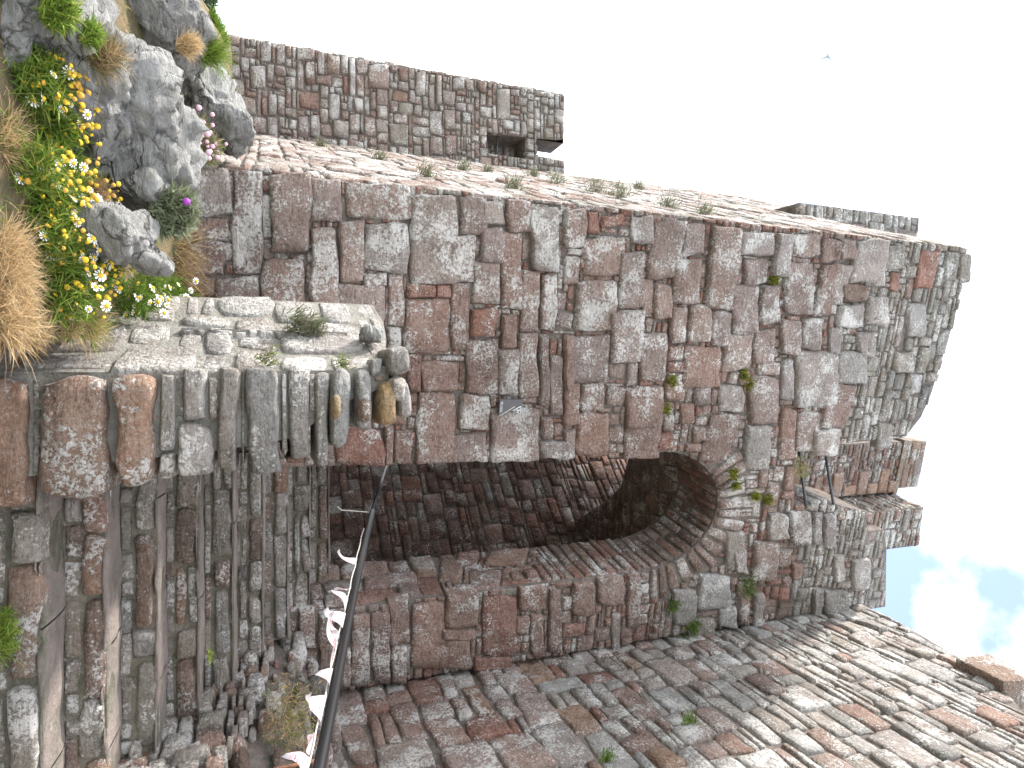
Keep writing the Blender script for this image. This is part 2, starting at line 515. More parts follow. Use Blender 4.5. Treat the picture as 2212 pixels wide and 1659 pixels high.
def inside_poly(SX, ZX, poly):
    r = np.zeros(SX.shape, bool)
    n = len(poly)
    for i in range(n):
        x1, y1 = poly[i]; x2, y2 = poly[(i + 1) % n]
        if y1 == y2: continue
        c = ((y1 > ZX) != (y2 > ZX)) & (SX < (x2 - x1) * (ZX - y1) / (y2 - y1) + x1)
        r ^= c
    return r
def pack(poly, sizef, codef, mapf, placed=(), g=0.015, gap=0.003, prot=(0.014, 0.038), k=(0.06, 0.28), skew=0.014, rough=1.0, courses=None, min_a=0.0009):
    """fill polygon (s,z) with rough coursed stones around the stones already placed"""
    ps = np.array(poly)
    s0, z0 = ps.min(0); s1, z1 = ps.max(0)
    ns, nz = int((s1 - s0) / g) + 1, int((z1 - z0) / g) + 1
    SX, ZX = np.meshgrid(s0 + (np.arange(ns) + .5) * g, z0 + (np.arange(nz) + .5) * g)
    occ = ~inside_poly(SX, ZX, poly)
    for q in placed:
        qa = np.array(q)
        i0, j0 = ((qa.min(0) - (s0, z0)) / g).astype(int) - 1
        i1, j1 = ((qa.max(0) - (s0, z0)) / g).astype(int) + 2
        i0, j0 = max(i0, 0), max(j0, 0)
        if i1 <= i0 or j1 <= j0: continue
        c = qa.mean(0)
        qq = c + (qa - c) * 0.97
        occ[j0:j1, i0:i1] |= inside_poly(SX[j0:j1, i0:i1], ZX[j0:j1, i0:i1], [tuple(x) for x in qq])
    # course lines
    lines, z = [], z0
    while z < z1:
        wmin, wmax, hmin, hmax = sizef((s0 + s1) / 2, z)
        z += random.uniform(hmin, hmax); lines.append(z)
    out = []
    for j in range(nz):
        row = occ[j]
        i = 0
        while i < ns:
            if row[i]: i += 1; continue
            e = i
            while e < ns and not row[e]: e += 1
            run = e - i
            s, z = s0 + i * g, z0 + j * g
            wmin, wmax, hmin, hmax = sizef(s, z)
            w = int(random.uniform(wmin, wmax) / g)
            if run - w < wmin / g * 0.8: w = run if run < wmax * 1.25 / g else run // 2
            w = max(1, min(w, run))
            nxt = [l for l in lines if l > z + hmin * 0.6]
            zt = nxt[0] if nxt else z1
            rr = random.random()
            if rr < 0.22 and len(nxt) > 1 and nxt[1] - z < hmax * 1.7: zt = nxt[1]
            elif rr > 0.80: zt = z + (zt - z) * random.uniform(0.4, 0.6)
            h = max(1, int(round((zt - z) / g)))
            hh = 0
            while hh < h and j + hh < nz and not occ[j + hh, i:i + w].any(): hh += 1
            # swallow thin slivers above
            ex = hh
            while ex < hh + 3 and j + ex < nz and not occ[j + ex, i:i + w].any(): ex += 1
            if ex < hh + 3 : hh = ex
            hh = max(hh, 1)
            occ[j:j + hh, i:i + w] = True
            W, H = w * g, hh * g
            if W * H > min_a and min(W, H) > 0.022:
                a = gap * random.uniform(0.2, 1.2)
                x0, x1, y0, y1 = s + a, s + W - a, z + a * .8, z + H - a * .8
                sk = lambda: random.uniform(-skew, skew) * min(1, min(W, H) / 0.15)
                quad = [(x0 + sk(), y0 + sk()), (x1 + sk(), y0 + sk()), (x1 + sk(), y1 + sk()), (x0 + sk(), y1 + sk())]
                big = W * H > 0.08
                out.append(make_stone(mapf, quad, codef(s + W / 2, z + H / 2, W * H), random.uniform(*prot) * min(1, 0.45 + min(W, H) / 0.2),
                                      random.uniform(*k), 0.0, rough, big))
            i += w
    return out
def pick(pairs):
    r = random.random() * sum(p for _, p in pairs)
    for c, p in pairs:
        r -= p
        if r <= 0: return c
    return pairs[-1][0]
def traced(frame, rows, ox, oy, sc, slope=0.0, prot=(0.03, 0.055)):
    """boxes read off an enlarged crop of the photograph -> quads in the wall plane"""
    quads, codes = [], []
    for r in rows:
        x0, y0, x1, y1 = r[:4]
        code = 'm'; sl = slope
        for e in r[4:]:
            if isinstance(e, str): code = e
            else: sl = e
        yc = (y0 + y1) / 2
        def cv(x, y):
            x = x + sl * (y - yc)
            return frame.px((ox + x / sc) / 1.80832, (oy + y / sc) / 1.80832)
        quads.append([cv(x0, y0), cv(x0, y1), cv(x1, y1), cv(x1, y0)])
        codes.append(code)
    return quads, codes

# ------------------------------------------------------------------ gate tower
FR = Frame(0, 4.67, 0.23, -1)                     # front face
S_L, S_R, S_JL, S_JR, Z_SPR, Z_CR = -1.36, 2.46, 0.60, 1.74, 3.22, 3.95
A_C, A_R = (S_JL + S_JR) / 2, (S_JR - S_JL) / 2
def arch(t):                                      # t 0 right springing .. pi left springing
    return (A_C + A_R * math.cos(t), Z_SPR + (Z_CR - Z_SPR) * math.sin(t))
arch_pts = [arch(i * math.pi / 16) for i in range(17)]
def fpx(X, U): return FR.px(X, U)
front_poly = ([(S_L, -0.75), (S_JL, -0.75)] + [(S_JL, Z_SPR - 0.02)] + arch_pts[::-1][1:-1] + [(S_JR, Z_SPR - 0.02), (S_JR, -0.75), (S_R, -0.75)]
              + [(S_R, 6.10), (1.95, 6.02), (1.62, 5.98), (1.36, 5.86), (1.24, 5.35), (1.20, 4.86), (0.62, 4.78), (0.60, 5.4), fpx(1955, 945), fpx(1990, 900),
                 fpx(2012, 850), fpx(2040, 760), fpx(2062, 690), fpx(2080, 600), (S_L, 6.50)])
tower = thing('gate_tower', (0.3, 5.2, -0.75), 'lichened red sandstone gate tower with a tall dark arched doorway', 'tower')
V, Fc = prism(front_poly, lambda s, z, d: FR.pt(s, z, d), -0.62, 0.0)
centred('wall_core', V, Fc, M_MORTAR, tower, smooth=False)

c5 = [(15,90,165,605),(205,100,395,490),(400,130,555,340),(570,150,895,325),(890,205,1135,650,'s'),(1140,225,1260,390),(1260,235,1365,360,'s'),(1245,368,1360,550),
      (1370,240,1500,390,'n'),(1490,265,1625,580,'s'),(150,530,375,820,'n'),(405,370,530,810,'M'),(540,330,660,630),(670,345,880,585,'s'),(660,595,780,660),(785,600,860,855,'M'),
      (515,645,770,880),(870,645,1015,720,'r'),(1020,655,1095,715,'r'),(855,730,1080,990,'n'),(1100,400,1220,640,'M'),(1100,645,1190,980,'n'),(1205,545,1330,750,'M'),
      (1190,770,1320,915,'r'),(1170,925,1330,1190,'n'),(1345,400,1450,780,'n'),(1440,590,1530,880,'M'),(1345,800,1420,965,'n'),(1325,970,1425,1200),(1430,890,1530,1210,'M'),
      (1535,600,1620,880,'M'),(785,860,840,980,'M'),(945,1035,1120,1180,'n'),(920,1190,1115,1540,'n',-0.06),(1130,1210,1285,1370,'M'),(1090,1390,1275,1540),(1290,1270,1535,1530,'M'),
      (520,1370,765,1540,'r'),(812,1375,905,1545,'n'),(768,1350,808,1545,'n'),(-75,615,140,850),(1532,900,1580,1250),(1583,1010,1655,1300),(1540,1425,1700,1535,'s'),(1545,1310,1600,1410,'n'),
      (-188,90,-5,300,'s'),(-215,312,-12,440,'n'),(-220,450,-30,605,'n'),(880,1000,940,1180,'r'),(1290,1195,1318,1262,'b'),(1655,900,1700,1180,'n')]
c6 = [(0,270,100,455,'M'),(110,280,165,380,'r'),(175,295,275,350,'r'),(95,400,290,585,'M'),(0,490,75,625),(320,300,430,430,'s'),(410,330,565,600,'M',-0.16),(570,330,670,490),
      (680,350,820,740,'M',-0.08),(520,510,650,720,'M'),(260,470,375,740),(50,615,250,850,'M'),(220,755,370,1005,'M'),(372,600,425,770),(428,625,508,800,'M'),(10,870,210,1090),
      (360,860,480,1080),(592,730,690,900),(500,735,580,910),(698,750,792,915),(840,375,1000,490,'s'),(1005,380,1085,590,'s',-0.15),(1092,390,1220,495),(855,505,970,625),
      (800,640,925,860),(932,630,1025,820),(1050,525,1195,770,'M'),(1230,410,1315,520,'n'),(1205,530,1285,780,'n',-0.2),(1320,410,1390,510),(1378,420,1535,615,'s',-0.28),(1542,440,1620,550,'G'),
      (1325,625,1440,712,'b'),(1445,690,1545,820,'s'),(1300,730,1420,830,'s'),(1285,530,1350,715,'s',-0.3),(1032,800,1128,960),(1134,790,1230,940,'s'),(570,930,740,1125,'n'),
      (760,860,890,1040),(905,840,1000,1000),(1100,950,1300,1210,'s'),(1310,960,1435,1095,'p'),(1240,1105,1370,1310,'n',-0.3),(1190,1315,1310,1445,'s'),(740,1110,860,1240,'s'),
      (880,1070,1010,1290),(1032,1220,1100,1470,'n'),(1108,1240,1220,1420),(672,1250,810,1470,'n',-0.3),(860,1300,980,1510,'p'),(1640,710,1730,880,'p'),(1690,470,1780,640,'r',-0.2),
      (1585,945,1660,1050,'p'),(1500,1290,1570,1410,'g'),(295,1110,470,1310,'n'),(290,1315,450,1460,'n'),(60,1240,210,1450,'n'),(80,1100,200,1225),(0,1100,72,1300,'n'),
      (475,1185,525,1330,'n'),(552,1200,612,1290,'n'),(445,1340,520,1410,'r'),(1265,840,1330,960,'s'),(1400,850,1475,970,'s'),(1035,985,1095,1180,'s'),(0,1320,50,1450,'M'),
      (1820,470,1875,600,'G'),(1560,570,1600,660,'r'),(500,920,560,990,'n'),(1480,560,1540,640,'s'),(480,1100,560,1175,'n'),(1885,480,1935,620,'G')]
c7 = [(700,880,790,1230,'n'),(795,1040,875,1220,'n'),(898,830,1065,1150,'n'),(600,880,692,1240,'n'),(1075,765,1230,945,'n'),(1050,952,1220,1002,'n'),(1035,1010,1195,1150,'n'),
      (1250,800,1418,1090,'r'),(1430,755,1570,870,'n'),(1422,900,1485,990,'n'),(795,775,890,1030,'n'),(435,890,520,1190,'b'),(90,905,330,1105,'b'),(340,850,425,1060,'n'),(345,1070,430,1230,'b'),
      (525,880,595,1050,'b'),(525,1060,595,1240,'n'),(1580,760,1650,1080,'n'),(1490,890,1560,1090,'n'),(1210,1100,1400,1160,'r')]
c8 = [(622,768,770,915,'p'),(715,905,795,1000,'p'),(940,475,1030,598,'s'),(870,610,980,780,'M'),(1040,465,1135,610,'s'),(500,830,605,990,'g'),(40,790,140,940,'n'),(150,760,280,900,'n'),
      (290,760,345,1000,'n'),(750,560,830,740,'g'),(800,790,850,980,'n'),(780,640,840,750,'s'),(1245,670,1290,790,'p'),(1330,690,1410,830,'p'),(1150,820,1195,960,'g'),(1200,830,1300,960,'g'),
      (1145,470,1185,620,'s'),(1195,480,1245,640,'s'),(980,640,1040,720,'n'),(1050,700,1100,780,'n'),(870,850,920,1000,'s'),(220,940,260,1140,'s'),(600,960,690,1080,'g')]
quads, codes = [], []
for rows, ox, oy, sc in ((c5, 900, 600, 1.2762), (c6, 2200, 600, 1.2289), (c7, 900, 1700, 1.2762), (c8, 2200, 1600, 1.185)):
    a, b = traced(FR, rows, ox, oy, sc, slope=-0.03 if rows is c6 else 0.0)
    quads += a; codes += b
stones = []
keep = []
for q, c in zip(quads, codes):
    q = [(max(s, S_L - 0.03), z) for s, z in q]
    # stones beside the doorway end at the jamb
    cs = sum(s for s, z in q) / 4
    cz = sum(z for s, z in q) / 4
    if cz < 2.95:
        if cs < A_C: q = [(min(s, S_JL + 0.02), z) for s, z in q]
        else: q = [(max(s, S_JR - 0.02), z) for s, z in q]
    if min(z for s, z in q) < 0.05 and cs > S_JL:  pass
    keep.append(q)
    qa_ = np.array(q); c_ = qa_.mean(0); wh_ = qa_.max(0) - qa_.min(0)
    q = [tuple(x) for x in c_ + (qa_ - c_) * (1 + 0.020 / wh_)]
    stones.append(make_stone(FR.P, q, c, random.uniform(0.030, 0.060), random.uniform(0.04, 0.18), random.uniform(0, 0.1), 1.2, True))
# thin radial voussoirs over the doorway
t = 0.10
while t < 2.2:
    dt = random.uniform(0.10, 0.17)
    r1 = random.uniform(0.24, 0.38)
    def rp(tt, e):
        x, z = arch(tt)
        return (x + e * math.cos(tt), z + e * math.sin(tt))
    q = [rp(t + 0.012, 0.0), rp(t + 0.005, r1), rp(t + dt - 0.005, r1), rp(t + dt - 0.012, 0.0)]
    q = [q[0], q[1], q[2], q[3]]
    c = np.array(q).mean(0)
    if not any(inside_poly(np.array([c[0]]), np.array([c[1]]), kq)[0] for kq in keep):
        keep.append(q)
        stones.append(make_stone(FR.P, q, pick([('n', 4), ('m', 3), ('b', 1), ('s', .6)]), random.uniform(0.015, 0.04), 0.2, 0, 1.0, False))
    t += dt
def f_size(s, z):
    if z > 4.9: return (0.10, 0.34, 0.035, 0.11)
    if z > 3.6: return (0.10, 0.34, 0.06, 0.15)
    return (0.08, 0.30, 0.05, 0.16)
def f_code(s, z, a):
    if z > 5.0: return pick([('G', 6), ('g', 3), ('s', 2), ('n', .4)])
    if 4.3 < z < 5.2 and s > 1.3: return pick([('r', 4), ('b', 3), ('n', 3), ('G', 1)])
    if s > S_JR: return pick([('n', 5), ('r', 2), ('b', 2), ('m', 2), ('g', 1)])
    if a < 0.008: return pick([('r', 4), ('n', 4), ('m', 2), ('G', 1)])
    return pick([('m', 4), ('n', 4), ('M', 2), ('r', 1)])
pk_poly = [(s + (0.0 if s > S_L + .01 else -0.03), z) for s, z in front_poly]
stones += pack(pk_poly, f_size, f_code, FR.P, keep, skew=0.014)

# side face, running back from the corner, and the taller rear part of the tower
SL = 5.6
cornr = FR.pt(S_L, 0)
sd = Vector((-0.40, 1, 0)).normalized()
SF = Frame(cornr.x + sd.x * SL, cornr.y + sd.y * SL, -sd.y, sd.x)
REAR = SL - 2.05                                  # s from which the tower is lower (front part)
side_poly = [(0, -0.75), (SL, -0.75), (SL, 6.50), (REAR, 6.46), (REAR, 8.35), (REAR * .5, 8.42), (0, 8.30)]
V, Fc = prism(side_poly, lambda s, z, d: SF.pt(s, z, d), -0.5, 0.0)
centred('wall_core', V, Fc, M_MORTAR, tower, smooth=False)
def s_size(s, z): return (0.22, 0.75, 0.10, 0.30)
def s_code(s, z, a): return pick([('m', 5), ('s', 5), ('n', 1.5), ('M', 2), ('G', 1)])
stones += pack(side_poly, s_size, s_code, SF.P, (), g=0.03, gap=0.003, prot=(0.010, 0.030), rough=0.9)
# front of the taller rear part
rc = SF.pt(REAR, 0)
RF = Frame(rc.x - 0.19, rc.y + 0.02, 0.05, -1)
rear_poly = [(0, 6.3), (1.2, 6.3), (1.2, 8.2), (0.55, 8.36), (0, 8.42)]
V, Fc = prism(rear_poly, lambda s, z, d: RF.pt(s, z, d), -2.6, 0.0)
centred('rear_block', V, Fc, M_MORTAR, tower, smooth=False)
stones += pack([(0, 6.3), (0.7, 6.3), (0.7, 8.2), (0.55, 8.36), (0, 8.42)], lambda s, z: (0.1, 0.4, 0.06, 0.16), lambda s, z, a: pick([('s', 3), ('G', 4), ('g', 2)]), RF.P)
# top slab closing the front part
V, Fc = prism([(0.0, 0), (SL * .36, 0), (SL * .36, 0.3), (0, 0.3)], lambda s, z, d: Vector(SF.pt(SL - s, 6.1 + z, -0.3 + d)), -1.6, 0.0)
centred('tower_top', V, Fc, M_MORTAR, tower, smooth=False)

# right-hand reveal of the doorway
jr = FR.pt(S_JR, 0)
VF = Frame(jr.x, jr.y, -FR.S[0], -FR.S[1])        # faces left, s runs out of the doorway towards the camera
reveal_poly = [(-0.62, -0.35), (0.0, -0.35), (0.0, Z_SPR), (-0.62, Z_SPR)]
rev_rows = [(1040,625,1160,740,'n'),(1105,565,1235,655,'r'),(1190,685,1350,775,'n'),(1250,535,1470,655,'k')]
q2, cc2 = traced(VF, rev_rows, 900, 1700, 1.2762)
rk = []
for q, c in zip(q2, cc2):
    q = [(min(max(s, -0.62), 0.0), z) for s, z in q]
    if max(s for s, z in q) - min(s for s, z in q) < 0.1: continue
    rk.append(q)
    stones.append(make_stone(VF.P, q, c, 0.03, 0.15, 0.1, 1.0, True))
stones += pack(reveal_poly, lambda s, z: (0.16, 0.42, 0.10, 0.26) if z < 2.2 else (0.2, 0.5, 0.05, 0.10),
               lambda s, z, a: pick([('r', 4), ('n', 5), ('o', 2), ('b', 2), ('g', .5)]), VF.P, rk, prot=(0.01, 0.04))
# soffit of the arch: long thin stones running into the wall
def soffit(s, z, d):                              # s = depth inwards, z = angle
    z = np.asarray(z, float)
    x = A_C + (A_R - d) * np.cos(z)
    h = Z_SPR + ((Z_CR - Z_SPR) - d) * np.sin(z)
    return FR.P(x, h, -np.asarray(s, float))
t = 0.03
while t < math.pi - 0.1:
    dt = random.uniform(0.10, 0.16)
    cut = random.uniform(0.2, 0.45)
    for a, b in ((0.02, cut), (cut + .012, 0.60)):
        stones.append(make_stone(soffit, [(b, t), (a, t), (a, t + dt - .02), (b, t + dt - .02)], pick([('b', 3), ('n', 3), ('d', 3), ('r', 1)]), random.uniform(0.005, 0.025), 0.1, 0, 0.5))  # 'd' stones paint part of the soffit's shade
    t += dt
nj = FR.pt(1.215, 0, 0)
NF = Frame(nj.x, nj.y, -FR.S[0], -FR.S[1])
stones += pack([(-0.6, 4.86), (0.0, 4.86), (0.03, 5.35), (0.03, 5.8), (-0.6, 5.8)], lambda s, z: (0.2, 0.5, 0.06, 0.14), lambda s, z, a: pick([('s', 3), ('G', 3), ('o', 1), ('n', 1)]),
               lambda s, z, d: NF.P(s, z, np.asarray(d, float) + np.where(np.asarray(z) > 5.3, -0.14, -0.01)), prot=(0.01, 0.04))
emit(tower, stones)

# vault slab over the passage behind the doorway
vp = []
zv = Z_CR + 0.02
def onz(X, U, z):
    d = ray(X, U); return d * (z / d[2])
b1, b2 = onz(1352, 980, zv), onz(1300, 1090, zv)
f1, f2 = FR.pt(-0.9, 0, -0.62), FR.pt(3.1, 0, -0.62)
far = b1 + (b1 - b2) * 0.8
far2 = b2 + (b2 - b1) * 2.2
edge = [onz(X_, U_, zv) for X_, U_ in ((1255, 1118), (1278, 1104), (1298, 1090), (1322, 1072), (1341, 1050), (1351, 1020), (1360, 985))]
far = edge[-1] + (edge[-1] - edge[-3]) * 1.2
far2 = edge[0] + (edge[0] - edge[2]) * 3
foot = [(f1.x, f1.y), (f2.x, f2.y), (far2[0], far2[1])] + [(e_[0], e_[1]) for e_ in edge] + [(far[0], far[1])]
V, Fc = prism(foot, lambda s, z, d: Vector((s, z, d)), zv, 4.75)
centred('passage_vault', V, Fc, M_MORTAR, tower, smooth=False)

vst = pack([tuple(x) for x in foot], lambda s, z: (0.12, 0.4, 0.07, 0.16), lambda s, z, a: pick([('b', 3), ('d', 4), ('n', 1)]),  # dark codes paint the black shade under the vault
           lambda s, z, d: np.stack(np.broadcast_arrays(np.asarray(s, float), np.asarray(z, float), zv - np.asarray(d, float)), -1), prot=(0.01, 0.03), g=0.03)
for v_ in vst: v_['area'] = 0.0
emit(tower, vst, limit=0, rest='vault_stones')

# ------------------------------------------------------------------ wall inside the passage
ic = FR.pt(2.4, 0, -2.9)
PW = Frame(ic.x - 1.09 * 2.6, ic.y + 2.6, -1 / 1.48, -1.09 / 1.48)
PL = 2.6 * 1.48
pw_poly = [(1.3, 0.1), (PL + .8, 0.1), (PL + .8, 4.6), (3.0, 5.6), (1.3, 6.6)]
pwall = thing('passage_wall', (ic.x - 1.1, ic.y + 1.1, 0.1), 'dark red rubble wall inside the passage behind the arched doorway', 'wall')
V, Fc = prism(pw_poly, lambda s, z, d: PW.pt(s, z, d), -0.5, 0.0)
centred('wall_core', V, Fc, M_MORTAR, pwall, smooth=False)
st = pack(pw_poly, lambda s, z: (0.16, 0.42, 0.07, 0.17), lambda s, z, a: pick([('d', 6), ('b', 3), ('n', 3), ('r', 2), ('g', .6)]), PW.P, prot=(0.01, 0.035), rough=0.8)  # 'd' puts some of the passage's shade into the stone colour
emit(pwall, st)

# unseen inner walls, added on both sides to cut light in the passage
lj = FR.pt(S_JL - 0.02, 0, -0.61)
foot_l = [(lj.x, lj.y), (lj.x - 1.09 * 0.8, lj.y + 0.8), (lj.x - 1.09 * 0.8 - 0.3, lj.y + 0.6), (lj.x - 0.6, lj.y)]
V, Fc = prism(foot_l, lambda s, z, d: Vector((s, z, d)), -0.7, 2.3)
centred('unseen_inner_wall', V, Fc, M_MORTAR, tower, smooth=False)
r0, r1, r2, r3 = FR.pt(2.75, 0, -0.63), FR.pt(3.1, 0, -0.63), FR.pt(3.1, 0, -2.2), FR.pt(2.75, 0, -1.7)
V, Fc = prism([(r0.x, r0.y), (r1.x, r1.y), (r2.x, r2.y), (r3.x, r3.y)], lambda s, z, d: Vector((s, z, d)), -0.7, Z_CR + 0.01)
centred('unseen_inner_wall', V, Fc, M_MORTAR, tower, smooth=False)
g0, g1, g2, g3 = FR.pt(-0.6, 0, -0.64), FR.pt(3.0, 0, -0.64), FR.pt(2.2, 0, -3.6), FR.pt(-0.8, 0, -3.6)
V, Fc = prism([(g0.x, g0.y), (g1.x, g1.y), (g2.x, g2.y), (g3.x, g3.y)], lambda s, z, d: Vector((s, z, d)), 0.30, 0.52)
centred('passage_floor', V, Fc, M_MORTAR, tower, smooth=False)

# ------------------------------------------------------------------ flanking wall on the right
RW = Frame(2.45, 5.26, -1, -0.03)                 # s towards the camera
rw_poly = [(-0.1, -0.6), (4.4, -0.6), (4.4, 4.9), (2.02, 5.45), (1.85, 5.60), (1.2, 5.92), (0.6, 6.10), (-0.1, 6.22)]
rwall = thing('flanking_wall', (2.7, 3.2, -0.6), 'long coursed rubble wall of red and pale stones meeting the tower at a corner', 'wall')
V, Fc = prism(rw_poly, lambda s, z, d: RW.pt(s, z, d), -0.7, 0.0)
centred('wall_core', V, Fc, M_MORTAR, rwall, smooth=False)
def r_size(s, z):
    if z > 4.2: return (0.14, 0.45, 0.06, 0.15)
    if z > 2.4: return (0.16, 0.48, 0.09, 0.19)
    return (0.20, 0.52, 0.13, 0.29)
def r_code(s, z, a):
    up = min(1, max(0, (z - 0.6 + s * 0.15) / 3.4))
    if a < 0.006: return pick([('r', 3), ('n', 3), ('G', 3)])
    if random.random() < up: return pick([('s', 5), ('p', 3), ('w', 3), ('g', 3), ('n', 1), ('m', 1)])
    return pick([('n', 5), ('r', 3), ('M', 3), ('m', 3), ('p', 1.2), ('o', 1)])
st = pack(rw_poly, r_size, r_code, RW.P, prot=(0.016, 0.042), k=(0.08, 0.30), skew=0.022, rough=1.1, gap=0.004)
emit(rwall, st)
# projecting sandstone bracket at the wall head
bx = RW.pt(1.42, 5.62, -0.18)
def block(name, corner_px, y, depth, mat, parent, code, rough=0.6):
    """a squared block: front face from pixel corners on the plane y, extruded backwards"""
    f = Frame(0, y, 0, -1)
    q = [f.px(*c) for c in corner_px]
    s = make_stone(f.P, q, code, 0.02, 0.05, 0, rough, True, back=-depth)
    return centred(name, s['v'], s['f'], mat, parent, np.tile(np.array(s['c'], np.float32), (len(s['v']), 1)))
corb = [(1.36, 5.66), (1.80, 5.60), (1.84, 5.78), (1.78, 5.97), (1.40, 6.02)]
V, Fc = prism(corb, lambda s, z, d: RW.pt(s, z, d), -0.45, 0.10)
bmv = np.array([tuple(v) for v in V])
o = centred('bracket_block', bmv, Fc, M_STONE, rwall, np.tile(np.array((0.30, 0.205, 0.15, 0.45), np.float32), (len(V), 1)), smooth=False)
bev = o.modifiers.new('bevel', 'BEVEL'); bev.width = 0.02; bev.segments = 2

# ------------------------------------------------------------------ ruined parapet pieces on top
def small_wall(name, label, frame, poly, depth, sizef, codef, extra=None, side=None, tracedq=None):
    th = thing(name, frame.pt((poly[0][0] + poly[1][0]) / 2, min(z for s, z in poly), -depth / 2), label, 'wall')
    V, Fc = prism(poly, lambda s, z, d: frame.pt(s, z, d), -depth, 0.0)
    centred('wall_core', V, Fc, M_MORTAR, th, smooth=False)
    st, kp = [], []
    for q, c in (tracedq or []):
        kp.append(q)
        st.append(make_stone(frame.P, q, c, 0.03, 0.03, 0, 0.35, True))
    st += pack(poly, sizef, codef, frame.P, kp, prot=(0.008, 0.03), gap=0.006)
    if side:
        zs = [z for s, z in poly]
        s_edge = min(s for s, z in poly) if side < 0 else max(s for s, z in poly)
        zt = max(z for s, z in poly if abs(s - s_edge) < 0.08)
        c0 = frame.pt(s_edge, 0, -depth if side < 0 else 0)
        f2 = Frame(c0.x, c0.y, *(frame.S[:2] * side))
        st += pack([(0, min(zs)), (depth, min(zs)), (depth, zt), (0, zt)], sizef, codef, f2.P, prot=(0.008, 0.03), gap=0.006)
    emit(th, st)
    return th
# pink dressed pier seen through the notch
PK = Frame(*tuple(FR.pt(0, 0, -0.95))[:2], FR.N[0], FR.N[1])
k1, k2, k3, k4 = PK.px(1700, 962), PK.px(1700, 1082), PK.px(1962, 1066), PK.px(1948, 958)
pkx = (k1[0], k2[0])
quo = []
zq = k1[1]
tgl = 0
while zq < k4[1] - 0.1:
    hq = random.uniform(0.13, 0.24)
    wq = random.uniform(0.28, 0.40) if tgl else random.uniform(0.12, 0.20)
    quo.append(([(k2[0] - wq, zq + .004), (k2[0], zq + .004), (k2[0], zq + hq - .004), (k2[0] - wq, zq + hq - .004)], 'k'))
    zq += hq; tgl ^= 1
small_wall('ruined_turret', 'pink dressed stone turret with square quoins rising behind the notch in the tower top', PK,
           [(k1[0], k1[1] - 0.3), (k2[0], k1[1] - 0.3), (k2[0], k4[1]), (k1[0] + .02, k4[1])], 0.55, lambda s, z: (0.06, 0.26, 0.035, 0.09),
           lambda s, z, a: pick([('n', 4), ('G', 3), ('r', 2), ('b', 2), ('s', 2)]), side=1, tracedq=quo)
tz = k4[1]
cap_poly = [(k1[0] - 0.01, tz + 0.003), (k2[0] + 0.04, tz + 0.003), (k2[0] + 0.04, tz + 0.06), (k2[0] - 0.06, tz + 0.07), (k2[0] - 0.06, tz + 0.42), (k1[0] + 0.02, tz + 0.40)]
th = thing('turret_cap', PK.pt((k1[0] + k2[0]) / 2, tz + 0.003, -0.27), 'moulded stone cap course with a projecting lip on the pink turret', 'coping')
V, Fc = prism(cap_poly, lambda s, z, d: PK.pt(s, z, d), -0.57, 0.03)
o = centred('cap_block', V, Fc, M_STONE, th, np.tile(np.array((0.33, 0.25, 0.19, 0.45), np.float32), (len(V), 1)), smooth=False)
emit(th, pack([(k1[0] + 0.02, tz + 0.08), (k2[0] - 0.07, tz + 0.08), (k2[0] - 0.07, tz + 0.40), (k1[0] + 0.03, tz + 0.38)], lambda s, z: (0.15, 0.4, 0.08, 0.18),
              lambda s, z, a: pick([('o', 2), ('s', 2), ('k', 1)]), lambda s, z, d: PK.P(s, z, np.asarray(d) + 0.03), prot=(0.008, 0.02), gap=0.005))
# merlon right of it
MK = Frame(*tuple(FR.pt(0, 0, -0.55))[:2], FR.N[0], FR.N[1])
m1, m2, m3, m4 = MK.px(1850, 1110), MK.px(1850, 1195), MK.px(1980, 1190), MK.px(1992, 1108)
small_wall('parapet_merlon', 'square merlon of thin dark slabs standing alone against the sky beside the pink turret', MK,
           [(m1[0], m1[1] - 0.5), (m2[0], m2[1] - 0.5), (m2[0], m3[1]), (m1[0], m4[1])], 0.6, lambda s, z: (0.10, 0.34, 0.035, 0.085),
           lambda s, z, a: pick([('G', 4), ('n', 2), ('b', 2), ('g', 2), ('s', 2)]), side=-1)
LK = Frame(*tuple(FR.pt(0, 0, -0.35))[:2], FR.N[0], FR.N[1])
l1, l2 = LK.px(1915, 1185), LK.px(1915, 1310)
small_wall('low_parapet', 'low grey parapet between the merlon and the flanking wall', LK,
           [(l1[0] - .25, l1[1] - 0.8), (l2[0], l1[1] - 0.8), (l2[0], l2[1] - 0.02), (l1[0], l1[1]), (l1[0] - .25, l1[1] - .12)], 0.4, lambda s, z: (0.10, 0.3, 0.04, 0.10),
           lambda s, z, a: pick([('G', 4), ('g', 3), ('s', 2)]))
# iron bars across the notch
def rod(name, label, a, b, r, mat, cat='bar', group=None, n=8):
    V, Fc = tube([a, b], r, n)
    o = centred(name, V, Fc, mat, None)
    return setp(o, label, cat, group)
rod('iron_bar', 'lower grey iron bar slanting across the notch in the tower top', FR.pt(*FR.px(1772, 972), -0.30), FR.pt(*FR.px(1738, 1092), 0.02), 0.014, M_IRON)
rod('iron_bar', 'upper grey iron bar slanting across the notch in the tower top', FR.pt(*FR.px(1830, 975), -0.30), FR.pt(*FR.px(1797, 1088), 0.02), 0.014, M_IRON)
rod('iron_bar', 'thin iron rod bridging the sky gap between pink turret and merlon', PK.pt(*PK.px(1872, 1066), -0.2), MK.pt(*MK.px(1868, 1112), -0.25), 0.007, M_IRON)

